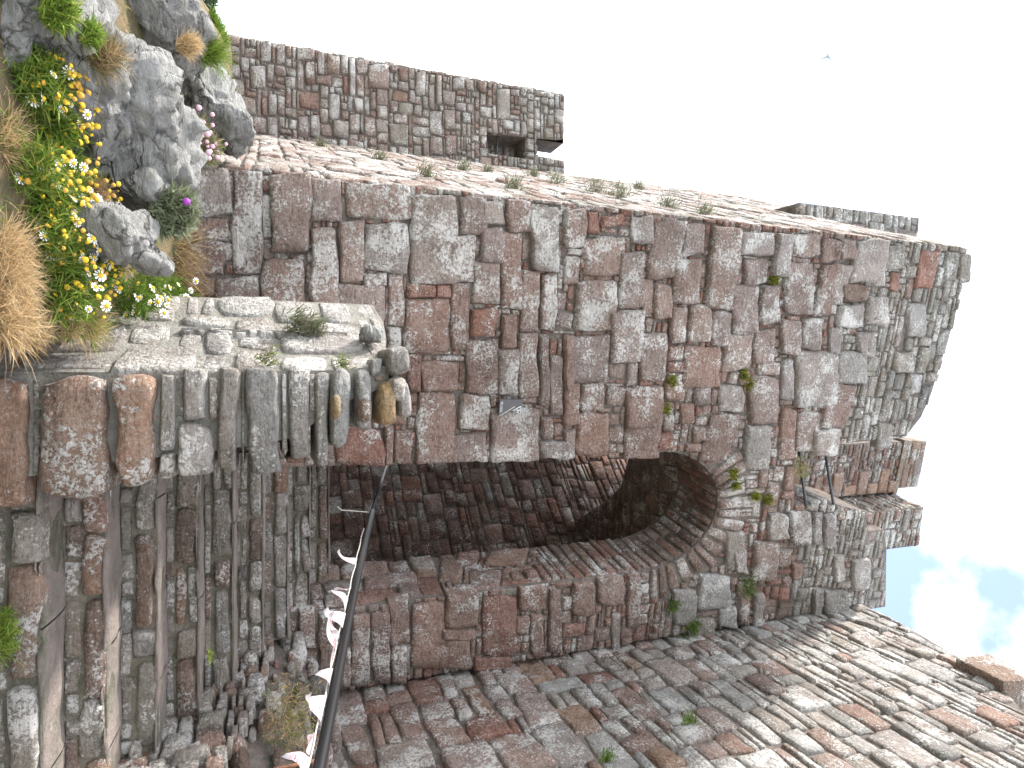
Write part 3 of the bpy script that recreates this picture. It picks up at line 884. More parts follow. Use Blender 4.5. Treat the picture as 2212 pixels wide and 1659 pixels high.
# ------------------------------------------------------------------ rear tower on the left
BT = Frame(0, 9.7, 0.0, -1)
def bp(X, U): return BT.px(X, U)
bl = bp(500, 77)[0]
wx0, wz0 = bp(1050, 285); wx1, wz1 = bp(1134, 340)
zt = bp(1217, 210)[1]
mz = bp(1158, 250)[1]
br = bp(900, 420)[0]
mer_r = bp(1180, 296)[0]
low_z = bp(1221, 360)[1] - 0.0
gap_r = bp(1180, 342)[0]
bt_poly = [(bl, -1.0), (br, -1.0), (br, low_z), (gap_r, low_z - .02), (gap_r - 0.02, mz + .05), (mer_r + .05, mz), (mer_r + .03, mz + 0.35), (mer_r, zt), (bl + .02, zt + .02)]
rt = thing('rear_tower', (-3.9, 10.0, -1.0), 'narrow grey-pink rubble tower with a small barred window and broken battlement', 'tower')
# core with a window recess: four slabs round the opening
w0, w1, v0, v1 = wx0, wx1 + 0.02, wz0, wz1
for poly in ([(bl, -1.0), (w0, -1.0), (w0, zt), (bl + .02, zt + .02)],
             [(w0, -1.0), (w1, -1.0), (w1, v0), (w0, v0)],
             [(w0, v1), (w1, v1), (w1, mz), (mer_r + .05, mz), (mer_r + .03, mz + .35), (mer_r, zt), (w0, zt)],
             [(w1, -1.0), (br, -1.0), (br, low_z), (gap_r, low_z - .02), (gap_r - .02, mz + .05), (w1, mz)]):
    if poly[0][0] < poly[1][0]:
        V, Fc = prism(poly, lambda s, z, d: BT.pt(s, z, d), -0.5, 0.0)
        centred('wall_core', V, Fc, M_MORTAR, rt, smooth=False)
c4 = [(355,335,440,450,'s'),(960,325,1070,455,'m'),(1195,370,1250,490,'p'),(1300,385,1335,535,'s'),(1265,430,1295,555,'s'),(1610,450,1680,610,'p'),(1345,560,1400,665,'s'),(1270,565,1335,690,'s'),
      (865,580,920,680,'s'),(750,285,820,380,'m'),(595,245,690,310,'m'),(410,210,470,320,'s'),(860,300,895,490,'s'),(700,265,740,385,'s'),(640,320,690,430,'n'),(595,320,635,460,'m'),
      (665,585,715,705,'s'),(900,305,960,380,'m'),(830,390,855,480,'r'),(1350,690,1410,790,'n'),(1270,700,1340,790,'s'),(450,480,500,590,'g'),(445,330,482,420,'s'),(600,590,660,700,'m'),(970,470,1000,560,'m'),
      (1385,400,1450,460,'s'),(760,480,820,610,'w')]
bq, bc = traced(BT, c4, 700, 0, 1.3012)
st, kp = [], []
for q, c in zip(bq, bc):
    kp.append(q); st.append(make_stone(BT.P, q, c, random.uniform(.03, .06), 0.2, 0.1, 1.0, False))
win_quad = [(w0, v0), (w1, v0), (w1, v1), (w0, v1)]
st += pack(bt_poly, lambda s, z: (0.10, 0.34, 0.06, 0.20) if z < 2.4 else (0.08, 0.26, 0.05, 0.13), lambda s, z, a: pick([('m', 5), ('s', 4), ('n', 3), ('G', 2), ('g', 1)]) if z < 3.9 else pick([('G', 4), ('g', 3), ('s', 3)]), BT.P, kp + [win_quad], prot=(0.02, 0.06), gap=0.005)
BL = Frame(bl, 10.3, -1, 0)
st += pack([(0, -1), (0.6, -1), (0.6, zt), (0, zt)], lambda s, z: (0.15, 0.35, 0.08, 0.2), lambda s, z, a: pick([('m', 3), ('s', 3)]), BL.P)
V, Fc = prism([(0, -1), (0.598, -1), (0.598, zt - .01), (0, zt - .01)], lambda s, z, d: BL.pt(s, z, d), -0.3, 0.0)
centred('wall_core', V, Fc, M_MORTAR, rt, smooth=False)
wb = Frame(0, 10.35, 0, -1)
V, Fc = prism([(w0 - .3, v0 - .3), (w1 + .3, v0 - .3), (w1 + .3, v1 + .3), (w0 - .3, v1 + .3)], lambda s, z, d: wb.pt(s, z, d), -0.2, 0.0)
centred('window_back_wall', V, Fc, M_MORTAR, rt, smooth=False)
st += pack([(w0 - .3, v0 - .3), (w1 + .3, v0 - .3), (w1 + .3, v1 + .3), (w0 - .3, v1 + .3)], lambda s, z: (0.15, 0.35, 0.07, 0.16), lambda s, z, a: pick([('g', 3), ('p', 1)]), wb.P)
emit(rt, st)
for X in (1058, 1080):
    a = BT.pt(*BT.px(X, 280), -0.12); b = BT.pt(*BT.px(X, 347), -0.12)
    V, Fc = tube([(a.x, a.y, a.z), (b.x, b.y, a.z)], 0.011, 6)
    centred('window_bar', V, Fc, M_IRON, rt)

# ------------------------------------------------------------------ stair parapet (ruined wall end in front of the doorway)
PF = Frame(0, 3.0, 0.0, -1)
par = thing('stair_parapet', (0.2, 3.3, -1.6), 'weathered wall end beside the stairs topped with rounded beach cobbles', 'wall')
cobs = []
def pq(X0, U0, X1, U1): return [PF.px(X0, U0), PF.px(X0, U1), PF.px(X1, U1), PF.px(X1, U0)]
def cP(x0, y0, x1, y1):
    f = lambda x, y: PF.px((300 + x / 1.58) / 1.80832, (1200 + y / 1.58) / 1.80832)
    return [f(x0, y0), f(x0, y1), f(x1, y1), f(x1, y0)]
par_rows = [('D', -170, 818, -30, 1110, 'o', .05, .3, 0), ('D', -24, 812, 70, 1100, 'o', .06, .3, 0), ('D', 80, 812, 234, 1078, 'o', .07, .35, .2), ('C', 238, 412, 498, 1125, 'o', .08, .45, .3),
            ('C', 503, 405, 628, 880, 'l', .05, .08, 0), ('C', 640, 372, 812, 700, 'w', .06, .25, .2), ('C', 630, 715, 870, 1068, 'w', .05, .5, .2), ('C', 885, 370, 1008, 1010, 'g', .06, .15, .2),
            ('C', 1035, 365, 1255, 1022, 'l', .07, .22, .1), ('C', 1300, 378, 1448, 950, 'l', .05, .15, 0), ('C', 1455, 382, 1552, 980, 'g', .05, .25, .2), ('C', 1555, 372, 1690, 858, 'l', .07, .75, .5),
            ('C', 1700, 362, 1832, 760, 'g', .06, .6, .5), ('C', 1838, 450, 1972, 740, 'y', .06, .8, .8), ('C', 1800, 312, 1880, 445, 'g', .04, .3, .2), ('C', 1890, 245, 2032, 425, 'l', .05, .8, .7),
            ('C', 1895, 430, 2022, 600, 'w', .07, .9, .8), ('C', 1975, 440, 2062, 690, 'g', .03, .7, .6), ('C', 1290, 925, 1400, 968, 'r', .02, .4, .2), ('C', 510, 890, 620, 1060, 'G', .03, .3, 0),
            ('C', 1020, 380, 1033, 980, 'G', .02, .2, 0), ('C', 1262, 400, 1295, 920, 'G', .03, .2, 0), ('C', 815, 420, 880, 700, 'G', .03, .3, 0)]
sts, kp = [], []
for mode, x0, y0, x1, y1, code, pr, kk, dm in par_rows:
    q = pq(x0, y0, x1, y1) if mode == 'D' else cP(x0, y0, x1, y1)
    if code in ('o', 'w', 'g', 'l'):
        q = [(s + random.uniform(-.012, .012), z + random.uniform(-.008, .008)) for s, z in q]
    kp.append(q)
    sts.append(make_stone(PF.P, q, code, pr, kk, dm, 1.25 if code in ('o', 'w') else 1.1, True, back=-0.25))
for x0, y0, x1, y1, code in ((1552, 528, 1622, 692, 'y'), (1712, 552, 1792, 712, 'b')):
    sts.append(make_stone(lambda s, z, d: PF.P(s, z, np.asarray(d) + 0.075), cP(x0, y0, x1, y1), code, 0.04, 0.95, 0.8, 0.8, True, back=-0.08))
P_ = PF.px
par_front = [P_(-420, 815), P_(-420, 1060), P_(0, 1040), P_(230, 1000), P_(480, 972), P_(640, 945), P_(720, 880), P_(790, 850), P_(840, 835), P_(840, 790), P_(700, 800), P_(400, 805)]
V, Fc = prism(par_front, lambda s, z, d: PF.pt(s, z, d), -0.45, 0.0)
centred('wall_core', V, Fc, M_RENDER, par, smooth=False)
sts += pack(par_front, lambda s, z: (0.05, 0.2, 0.03, 0.08), lambda s, z, a: pick([('G', 4), ('g', 3), ('w', 2), ('o', 1)]), PF.P, kp, prot=(0.01, 0.03))
# flank leading back to the bank: flat pale slabs in mortar
fl0 = Vector((par_front[-1][0], 3.0, 0))
FL = Frame(-0.46, 3.80, -0.80, -0.42)
FLn = (fl0.to_2d() - Vector((-0.46, 3.80))).length
FL = Frame(-0.46, 3.80, -(3.80 - 3.0), -(fl0.x + 0.46))
fl_poly = [(0, -1.3), (FLn, -1.3), (FLn, 0.50), (FLn * .8, 0.56), (FLn * .55, 0.60), (FLn * .3, 0.62), (0, 0.60)]
V, Fc = prism(fl_poly, lambda s, z, d: FL.pt(s, z, d), -0.20, 0.0)
centred('wall_core', V, Fc, M_RENDER, par, smooth=False)
sts += pack(fl_poly, lambda s, z: (0.16, 0.42, 0.09, 0.24), lambda s, z, a: pick([('w', 6), ('p', 3), ('g', 1)]), FL.P, prot=(0.002, 0.016), rough=1.2, gap=0.014, k=(.3, .7))
# kerb of small squared stones standing out from the flank
KF = Frame(0, 3.34, 0, -1)
ka, kb = KF.px(390, 708), KF.px(750, 742)
kpoly = [(ka[0], ka[1]), (kb[0] + .01, ka[1]), (kb[0] + .01, kb[1]), (ka[0], kb[1])]
V, Fc = prism(kpoly, lambda s, z, d: KF.pt(s, z, d), -0.4, 0.0)
centred('kerb_core', V, Fc, M_RENDER, par, smooth=False)
sts += pack(kpoly, lambda s, z: (0.07, 0.1, 0.05, 0.13), lambda s, z, a: pick([('g', 3), ('l', 3), ('w', 2), ('G', 1)]), KF.P, prot=(0.01, 0.02), gap=0.005)
emit(par, sts)
# wall body going back to the tower
V, Fc = prism([(-0.3, 3.5), (0.28, 3.3), (0.40, 4.70), (-0.3, 4.55)], lambda s, z, d: Vector((s, z, d)), -1.6, 0.12)
centred('parapet_body', V, Fc, M_RENDER, par, smooth=False)

# ------------------------------------------------------------------ stairs
stairs = thing('stone_stairs', (1.3, 3.0, -1.6), 'worn pinkish stone stairs climbing to the arched doorway', 'stairs')
STEPS = []
sts = []
tread_objs = []
for i in range(-4, 9):
    z = -0.146 - 0.166 * i
    y0 = 4.24 - 0.29 * i                          # nosing
    y1 = y0 + 0.30
    if i < 0:
        xl, xr = 0.45, 1.80
    else:
        xl = 0.10 if y0 > 3.3 else (0.30 if y0 > 3.04 else 0.60)
        xr = 1.86 if i == 0 else (2.12 if i == 1 else 2.44)
    x = xl
    while x < xr - 0.05:
        w = random.uniform(0.45, 1.1)
        if xr - (x + w) < 0.3: w = xr - x
        # tread slab: slightly uneven worn top
        nx, ny = 12, 5
        Vt, Ft = [], []
        wob = [random.uniform(-.025, .03) for _ in range(nx)]
        sag = random.uniform(0.004, 0.014)
        for j in range(ny):
            for k_ in range(nx):
                xx = x + 0.004 + (w - 0.008) * k_ / (nx - 1)
                yy = y0 + (y1 - y0) * j / (ny - 1) + (wob[k_] if j == 0 else 0) + (0.006 if j == 0 and k_ in (0, nx - 1) else 0)
                zz = z + noise.fractal(Vector((xx * 4, yy * 6, z)), 1, 2, 3) * 0.013 - (0.012 if j == 0 else 0) - sag * math.sin(math.pi * k_ / (nx - 1))
                Vt.append((xx, yy, zz))
        Ft = list(grid_faces(nx, ny))
        base = len(Vt)
        for k_ in range(nx): Vt.append((Vt[k_][0], Vt[k_][1] + 0.012, z - 0.022))
        for k_ in range(nx - 1): Ft.append((k_ + 1, k_, base + k_, base + k_ + 1))
        centred('tread', Vt, Ft, M_TREAD, stairs)
        x += w
    fr = Frame(0, y0 + 0.03, 0, -1)
    top, bot = z - 0.012, z - 0.18
    V, Fc = prism([(xl, bot - .02), (xr, bot - .02), (xr, top), (xl, top)], lambda s, zz, d: fr.pt(s, zz, d), -0.28, 0.0)
    centred('riser_core', V, Fc, M_DIRT, stairs, smooth=False)
    hi = z - 0.115 - random.uniform(-.02, .03)
    sts += pack([(xl, hi), (xr, hi), (xr, top), (xl, top)], lambda s, zz: (0.16, 0.5, 0.10, 0.15), lambda s, zz, a: pick([('b', 3), ('o', 2), ('G', 6), ('g', 2), ('n', 1)]), fr.P, prot=(0.02, 0.05), k=(.2, .5), rough=1.6)
    sts += pack([(xl, bot), (xr, bot), (xr, hi), (xl, hi)], lambda s, zz: (0.08, 0.3, 0.035, 0.08), lambda s, zz, a: pick([('G', 6), ('g', 4), ('b', 1), ('w', 2)]), fr.P, prot=(0.005, 0.035), rough=1.4)
emit(stairs, sts, 'riser_stone', 300, 'riser_rubble')

# rubble footing below the right-hand wall
foot = thing('rubble_footing', (2.2, 4.2, -0.6), 'crumbling mortared rubble footing with weeds under the flanking wall', 'rubble')
Vt, Ft, n_ = [], [], 26
for j in range(n_):
    for i in range(14):
        a, b = i / 13, j / (n_ - 1)
        yy = 3.55 + b * 1.75
        xx = 1.72 + 0.15 * (1 - b) + a * 0.8
        zz = -0.62 + 0.62 * min(1, a * 5) ** 0.6 + 0.38 * a + 0.22 * min(1, b * 2.5) - 0.1
        p = Vector((xx, yy, zz))
        zz += noise.fractal(p * 6, 0.8, 2, 5) * 0.09 + abs(noise.noise(p * 11)) * 0.10
        Vt.append((xx + noise.noise(p * 8) * .04, yy + (noise.noise(p * 7 + Vector((5, 0, 0))) * .05), zz))
Ft = grid_faces(14, n_)
# front skirt
b0 = len(Vt)
for i in range(14): Vt.append((Vt[i][0], Vt[i][1] - 0.03, -1.2))
Ft = list(Ft) + [(b0 + i, b0 + i + 1, i + 1, i) for i in range(13)]
b1_ = len(Vt)
for j in range(n_): Vt.append((Vt[j * 14][0], Vt[j * 14][1], -1.2))
Ft += [(j * 14, (j + 1) * 14, b1_ + j + 1, b1_ + j) for j in range(n_ - 1)]
centred('mortar_bed', Vt, Ft, M_MORTAR, foot)
rub = lambda s, z: (0.05, 0.22, 0.035, 0.11)
rubc = lambda s, z, a: pick([('G', 4), ('n', 2), ('b', 2), ('w', 2), ('o', 1), ('g', 2)])
f_a = Frame(0, 3.50, 0, -1)
fst = pack([(1.84, -0.75), (2.5, -0.75), (2.5, 0.02), (2.2, -0.06), (1.86, -0.16)], rub, rubc, f_a.P, rough=1.6, prot=(0.02, 0.06))
f_b = Frame(1.74, 5.2, -1, -0.08)
fst += pack([(0, -0.5), (1.68, -0.75), (1.68, -0.16), (1.2, -0.02), (0.6, 0.08), (0, 0.08)], rub, rubc, f_b.P, rough=1.6, prot=(0.02, 0.06))
emit(foot, fst)
for i in range(170):
    a, b = random.uniform(0.0, 0.8), random.uniform(0.0, 0.9)
    j, ii = int(b * (n_ - 1)), int(a * 13)
    c = Vector(Vt[j * 14 + ii])
    r = random.choice((0.03, 0.04, 0.05, 0.06, 0.09))
    bm = bmesh.new(); bmesh.ops.create_icosphere(bm, subdivisions=2, radius=1)
    for v in bm.verts:
        d = v.co.normalized()
        m_ = max(abs(d.x), abs(d.y), abs(d.z))
        q = d / (m_ ** 0.6)
        q += noise.noise_vector(q * 1.6 + c * 7) * 0.25
        v.co = c + Vector((q.x * r * 1.2, q.y * r, q.z * r * 0.55))
    Vr = [v.co.copy() for v in bm.verts]; Fr = [[v.index for v in f.verts] for f in bm.faces]; bm.free()
    col = stone_col(pick([('n', 3), ('G', 3), ('w', 2), ('b', 2), ('r', 1)]))
    centred('stone', Vr, Fr, M_STONE, foot, np.tile(np.array(col, np.float32), (len(Vr), 1)))

# ------------------------------------------------------------------ ground, sea, rocks
def gz(x, y):
    z = -0.83 + 0.165 * (min(y, 4.6) - 2.0)
    z += 0.05 * noise.noise(Vector((x * 1.1, y * 1.1, 3.0))) + 0.02 * noise.noise(Vector((x * 5, y * 5, 1.0)))
    edge = -0.50 * y - 0.25                       # the bank falls away to the shore on the left
    if y > 4.3 and x < edge + 0.35:
        z -= (edge + 0.35 - x) * 0.6 * min(1, (y - 4.3) * 1.2)
    if x < -4.5: z -= (-4.5 - x) * 0.35
    if y < 1.6: z -= (1.6 - y) * 0.55
    return z
def ground_px(X, U):
    d = ray(X, U); d = d / d[1]
    y = 1.2
    while y < 14:
        if d[2] * y < gz(d[0] * y, y): return Vector((d[0] * y, y, gz(d[0] * y, y)))
        y += 0.02
    return Vector(d * 8)
NX, NY = 110, 120
Vt, Ft = [], []
for j in range(NY):
    for i in range(NX):
        y = 0.2 + 13.8 * (j / (NY - 1)) ** 1.5
        x = -0.058 * min(y, 3.0) - 0.01 - 11.9 * (1 - i / (NX - 1)) ** 1.6
        if y > 3.0: x = x - min(0.25, (y - 3.0) * 0.4) + (max(0, y - 4.7) * -0.35)
        Vt.append((x, y, gz(x, y) if i < NX - 1 else -1.7))
bank = link('bank', mesh('bank', Vt, grid_faces(NX, NY), M_SOIL))
setp(bank, 'grassy rock bank in front of the tower', kind='structure')
R_ = 9000
sea = link('sea', mesh('sea', [(-R_, -R_, -9), (R_, -R_, -9), (R_, R_, -9), (-R_, R_, -9)], [(0, 1, 2, 3)], M_SEA))
setp(sea, 'bright sea at the horizon beyond the bank', kind='structure')
Vt = []
for j in range(40):
    for i in range(40):
        x, y = -16 + 46 * i / 39, -16 + 46 * j / 39
        r = math.hypot(x - 6, y - 6)
        z = -1.66 - max(0, r - 15) * 0.6 - max(0, -x - 3) * 0.5
        Vt.append((x, y, z + 0.05 * noise.noise(Vector((x * .4, y * .4, 0)))))
grd = link('ground', mesh('ground', Vt, grid_faces(40, 40), M_SOIL))
setp(grd, 'low ground of the islet', kind='structure')

def rock(label, X, U, y, hx, hu, dep, roll=0.0, seed=0, name='rock', sub=5, power=2.6, cuts=9):
    """hx, hu: half sizes in photo pixels (up, across); y: distance; dep: half depth in metres"""
    c = at_y(X, U, y)
    sc = y / (FPX / math.cos(PITCH)) * 1.03
    rx, rz, dep = hu * sc * 1.0, hx * sc * 1.0, dep * 0.85
    rnd = random.Random(seed)
    bm = bmesh.new(); bmesh.ops.create_icosphere(bm, subdivisions=sub, radius=1)
    planes = [(Vector((rnd.gauss(0, 1), rnd.gauss(0, 1), rnd.gauss(0, 1))).normalized(), rnd.uniform(0.72, 0.98)) for _ in range(cuts)]
    rot = Matrix.Rotation(roll, 3, 'Y')
    off = Vector((seed * 3.7, seed * 1.3, 0))
    srot = Matrix.Rotation(0.75, 3, 'Y') @ Matrix.Rotation(0.4, 3, 'X')
    Vr = []
    for v in bm.verts:
        d = v.co.normalized()
        n_ = (abs(d.x) ** power + abs(d.y) ** power + abs(d.z) ** power) ** (1 / power)
        q = d / n_
        for pn, po in planes:
            e = q.dot(pn) - po
            if e > 0: q = q - pn * e * 0.9
        q = Vector((q.x * rx, q.y * dep, q.z * rz))
        w = (srot @ q) + off
        st = Vector((w.x * 2.2, w.y * 2.2, w.z * 9))
        dn = Vector((d.x / rx, d.y / dep, d.z / rz)).normalized()
        sz = min(rx, rz, dep)
        disp = noise.fractal(st, 0.8, 2.1, 6) * 0.07 + (0.4 - abs(noise.noise(w * 4.5))) * 0.12 + (0.35 - abs(noise.noise(w * 11))) * 0.05 + noise.fractal(w * 22, 0.6, 2, 4) * 0.026
        q = q + dn * disp * min(1.0, sz / 0.18)
        Vr.append(c + rot @ q)
    Fr = [[v.index for v in f.verts] for f in bm.faces]; bm.free()
    o = centred(name, Vr, Fr, M_ROCK, None)
    setp(o, label, 'rock')
    return o
rock('large pale grey rock behind the upper yellow and white flower clump', 60, 70, 2.75, 125, 130, 0.45, 0.35, 1)
rock('long grey rock ridge between the flower clumps and the dry grass tuft', 190, 190, 3.0, 120, 105, 0.5, 0.75, 2)
rock('biggest grey rounded rock with rough layered face above the thistle', 278, 312, 3.25, 118, 110, 0.45, 0.5, 3)
rock('dark ledge rock under the green fern at the skyline', 318, 62, 3.9, 105, 62, 0.5, 0.5, 4, power=4)
rock('grey rock on the skyline with a dark overhang', 360, 100, 4.1, 60, 40, 0.35, 0.3, 5)
rock('angular slab-sided grey rock leaning against the rear tower foot', 412, 190, 4.25, 112, 66, 0.42, 0.62, 6, power=5, cuts=12)
rock('rounded grey boulder with curved layers beside the white daisies', 248, 503, 2.85, 74, 46, 0.22, 0.1, 7)
rock('small grey rock between the big rock and the thistle', 315, 418, 3.1, 45, 40, 0.2, 0.3, 8, sub=4)
rock('low flat grey rock below the sunlit side wall', 480, 268, 4.2, 62, 20, 0.3, 0.2, 9, sub=4)
rock('small greenish boulder sitting on the parapet top', 806, 720, 3.25, 27, 25, 0.07, 0.2, 10, sub=4, name='boulder')
rock('grey ledge rock half buried in dry grass beside the parapet', 318, 562, 3.0, 48, 24, 0.2, 0.2, 11, sub=4)

# ------------------------------------------------------------------ plants
def blades(n, posf, dirf, length, width, cols, bend=0.35, seg=3):
    V, Fc, C = [], [], []
    for _ in range(n):
        p = Vector(posf()); d = Vector(dirf()).normalized()
        L = random.uniform(*length); w = random.uniform(*width)
        side = d.cross(Vector((random.gauss(0, 1), random.gauss(0, 1), random.gauss(0, .4)))).normalized()
        bd = Vector((random.gauss(0, 1), random.gauss(0, 1), -0.5)).normalized() * bend * L
        c0 = random.choice(cols); v = random.uniform(0.7, 1.25)
        col = (c0[0] * v, c0[1] * v, c0[2] * v, 1)
        b = len(V)
        for k_ in range(seg):
            t_ = k_ / seg
            q = p + d * (L * t_) + bd * (t_ * t_)
            ww = w * (1 - t_ * 0.6)
            V += [q - side * ww, q + side * ww]; C += [col, col]
        V.append(p + d * L + bd); C.append(col)
        for k_ in range(seg - 1):
            Fc.append((b + 2 * k_, b + 2 * k_ + 1, b + 2 * k_ + 3, b + 2 * k_ + 2))
        Fc.append((b + 2 * seg - 2, b + 2 * seg - 1, b + 2 * seg))
    return V, Fc, C
GREEN = [(0.11, 0.19, 0.025), (0.14, 0.24, 0.03), (0.08, 0.14, 0.02), (0.18, 0.26, 0.04)]
LIME = [(0.24, 0.31, 0.05), (0.18, 0.28, 0.04), (0.28, 0.30, 0.07)]
STRAW = [(0.50, 0.37, 0.20), (0.58, 0.45, 0.26), (0.44, 0.31, 0.16), (0.54, 0.38, 0.22)]
MOSS = [(0.22, 0.21, 0.02), (0.14, 0.16, 0.02), (0.28, 0.25, 0.03)]
GREYG = [(0.19, 0.22, 0.13), (0.24, 0.26, 0.17), (0.14, 0.17, 0.09)]
THYME = [(0.16, 0.17, 0.09), (0.22, 0.20, 0.14), (0.30, 0.24, 0.22), (0.12, 0.15, 0.07)]
def cone_dir(d, spread):
    d = Vector(d)
    return lambda: d + Vector((random.gauss(0, spread), random.gauss(0, spread), random.gauss(0, spread)))
def in_disc(c, rx, ry, h=0.0):
    def f():
        a, r = random.uniform(0, 6.283), math.sqrt(random.random())
        x, y = c[0] + rx * r * math.cos(a), c[1] + ry * r * math.sin(a)
        return (x, y, gz(x, y) - 0.02 + random.uniform(0, h))
    return f
def plant(name, label, cat, parts, group=None, kind=None):
    """parts: list of (part name, (V,F,C), material)"""
    allv = np.concatenate([np.array([tuple(v) for v in p[1][0]]) for p in parts])
    base = Vector(((allv[:, 0].min() + allv[:, 0].max()) / 2, (allv[:, 1].min() + allv[:, 1].max()) / 2, allv[:, 2].min()))
    if len(parts) == 1 and kind:
        V, Fc, C = parts[0][1]
        o = centred(name, V, Fc, parts[0][2], None, C, smooth=False)
        return setp(o, label, cat, group, kind)
    th = thing(name, base, label, cat, group)
    for nm, (V, Fc, C), mt in parts:
        centred(nm, V, Fc, mt, th, C, smooth=False)
    return th
# flower head meshes
def daisy_mesh(petals, disc_mat, r=0.016):
    V, Fc, fm = [], [], []
    if petals:
        for i in range(9):
            a = 2 * math.pi * i / 9
            e = 0.26
            for rr, aa, z in ((0.35, a - e * .5, 0.0), (0.35, a + e * .5, 0.0), (1.0, a + e * .8, -0.12), (1.12, a, -0.16), (1.0, a - e * .8, -0.12)):
                V.append((r * rr * math.cos(aa), r * rr * math.sin(aa), r * z))
            b = i * 5
            Fc.append((b, b + 1, b + 2, b + 3, b + 4)); fm.append(0)
    b = len(V)
    for k_, (rr, z) in enumerate(((0.48, 0.0), (0.42, 0.25), (0.2, 0.42))):
        for i in range(8):
            a = 2 * math.pi * i / 8
            V.append((r * rr * math.cos(a), r * rr * math.sin(a), r * z))
    for k_ in range(2):
        for i in range(8):
            Fc.append((b + k_ * 8 + i, b + k_ * 8 + (i + 1) % 8, b + (k_ + 1) * 8 + (i + 1) % 8, b + (k_ + 1) * 8 + i)); fm.append(1)
    Fc.append(tuple(b + 16 + i for i in range(8))); fm.append(1)
    return mesh('flower_head', V, Fc, [M_PETAL, disc_mat], None, True, fm)
FL_W = daisy_mesh(True, M_DISC, 0.0185)
FL_Y = daisy_mesh(False, M_DISC, 0.021)
FL_O = daisy_mesh(False, M_DISC2, 0.021)
def put_flower(me, parent, p, d, s, name='flower_head'):
    o = link(name, me, parent, Vector(p))
    o.rotation_euler = Vector(d).to_track_quat('Z', 'Y').to_euler()
    o.scale = (s, s, s)
    return o
def chamomile(label, blobs, n_leaf, n_white, n_yellow, cols=None, height=0.16):
    """blobs: (X, U, radius px) discs seen in the photo, standing on the bank"""
    cen = [(ground_px(X, U), r) for X, U, r in blobs]
    base = sum((c for c, r in cen), Vector()) / len(cen)
    base.z = min(c.z for c, r in cen)
    th = thing('chamomile_clump', base, label, 'flower clump', 'chamomile clumps on the bank')
    def posf():
        c, r = random.choices(cen, [r * r for _, r in cen])[0]
        m_ = r * c.y / 1500
        a, q = random.uniform(0, 6.283), math.sqrt(random.random())
        return Vector((c.x + m_ * q * math.cos(a), c.y + 0.75 * m_ * q * math.sin(a) + 0.05, 0))
    def leafpos():
        p = posf(); p.z = gz(p.x, p.y) + random.uniform(-0.01, height * 0.7); return p
    V, Fc, C = blades(n_leaf, leafpos, cone_dir((0, -0.25, 0.8), 0.55), (0.03, 0.085), (0.0012, 0.0032), cols or (GREEN + LIME), 0.5)
    centred('foliage', V, Fc, M_LEAF, th, C, smooth=False)
    SV, SF_, SC, off = [], [], [], 0
    heads = []
    for k_ in range(n_white + n_yellow):
        p = posf()
        top = Vector((p.x, p.y, gz(p.x, p.y) + height * random.uniform(0.15, 1.1)))
        foot_ = Vector((p.x + random.gauss(0, .02), p.y + random.gauss(0, .02), gz(p.x, p.y)))
        v, f = tube([foot_, (foot_ + top) / 2 + Vector((random.gauss(0, .01), 0, 0)), top], 0.0014, 4, False)
        SV += v; SF_ += [tuple(i + off for i in q) for q in f]; off += len(v)
        SC += [(0.13, 0.18, 0.04, 1)] * len(v)
        heads.append((top, k_ < n_white))
    centred('stems', SV, SF_, M_LEAF, th, SC, smooth=False)['kind'] = 'stuff'
    for top, w_ in heads:
        d = Vector((random.gauss(-0.1, .35), random.gauss(-0.45, .35), 0.8))
        put_flower(FL_W if w_ else random.choice((FL_Y, FL_Y, FL_O)), th, top, d, random.choice((0.5, 0.65, 0.8, 0.9, 1.0, 1.15)))
    return th
chamomile('upper clump of yellow chamomile growing against the large pale rock', [(20, 150, 55), (55, 190, 60), (60, 245, 50)], 3400, 34, 170)
chamomile('middle clump of yellow and white chamomile below the rocks', [(20, 345, 50), (75, 380, 62), (120, 430, 60), (60, 440, 60), (40, 480, 40)], 4400, 60, 220)
chamomile('lower clump of white and yellow chamomile next to the dry grass', [(70, 520, 60), (130, 570, 60), (100, 630, 55), (170, 560, 40)], 4400, 75, 130)
chamomile('compact white chamomile clump at the parapet edge', [(290, 630, 45), (330, 640, 45), (370, 655, 32), (240, 640, 38)], 2600, 60, 20, GREEN)

def tuft_at(name, label, p, d, n, length, width, cols, spread, cat='plant', rad=0.03, group=None, flowers=None, bend=0.4):
    p = Vector(p)
    def posf(): return p + Vector((random.gauss(0, rad), random.gauss(0, rad * .5), random.gauss(0, rad)))
    parts = [('foliage', blades(n, posf, cone_dir(d, spread), length, width, cols, bend), M_LEAF)]
    th = plant(name, label, cat, parts, group)
    for (me, cnt, sc_) in (flowers or []):
        for _ in range(cnt):
            q = posf() + (Vector(d).normalized() + Vector((random.gauss(0, .3), random.gauss(0, .3), random.gauss(0, .3)))) * length[1] * 0.8
            put_flower(me, th, q, Vector(d) + Vector((0, -.5, .5)), sc_)
    return th
def ground_tuft(name, label, X, U, rpx, n, length, width, cols, spread=0.35, up=(0, -0.1, 1), cat='grass tuft', group=None, bend=0.5):
    c = ground_px(X, U)
    m_ = rpx * c.y / 1500
    return plant(name, label, cat, [('blades', blades(n, in_disc(c, m_, m_ * 0.7), cone_dir(up, spread), length, width, cols, bend), M_LEAF)], group)
def rock_tuft(name, label, X, U, y, rpx, n, length, width, cols, spread=0.4, up=(0, -0.15, 1), cat='grass tuft', bend=0.5):
    m_ = rpx / 1500
    def posf():
        a, r = random.uniform(0, 6.283), math.sqrt(random.random())
        return at_y(X + rpx * r * math.cos(a), U + rpx * r * math.sin(a), y + random.uniform(-.04, .06))
    return plant(name, label, cat, [('blades', blades(n, posf, cone_dir(up, spread), length, width, cols, bend), M_LEAF)])
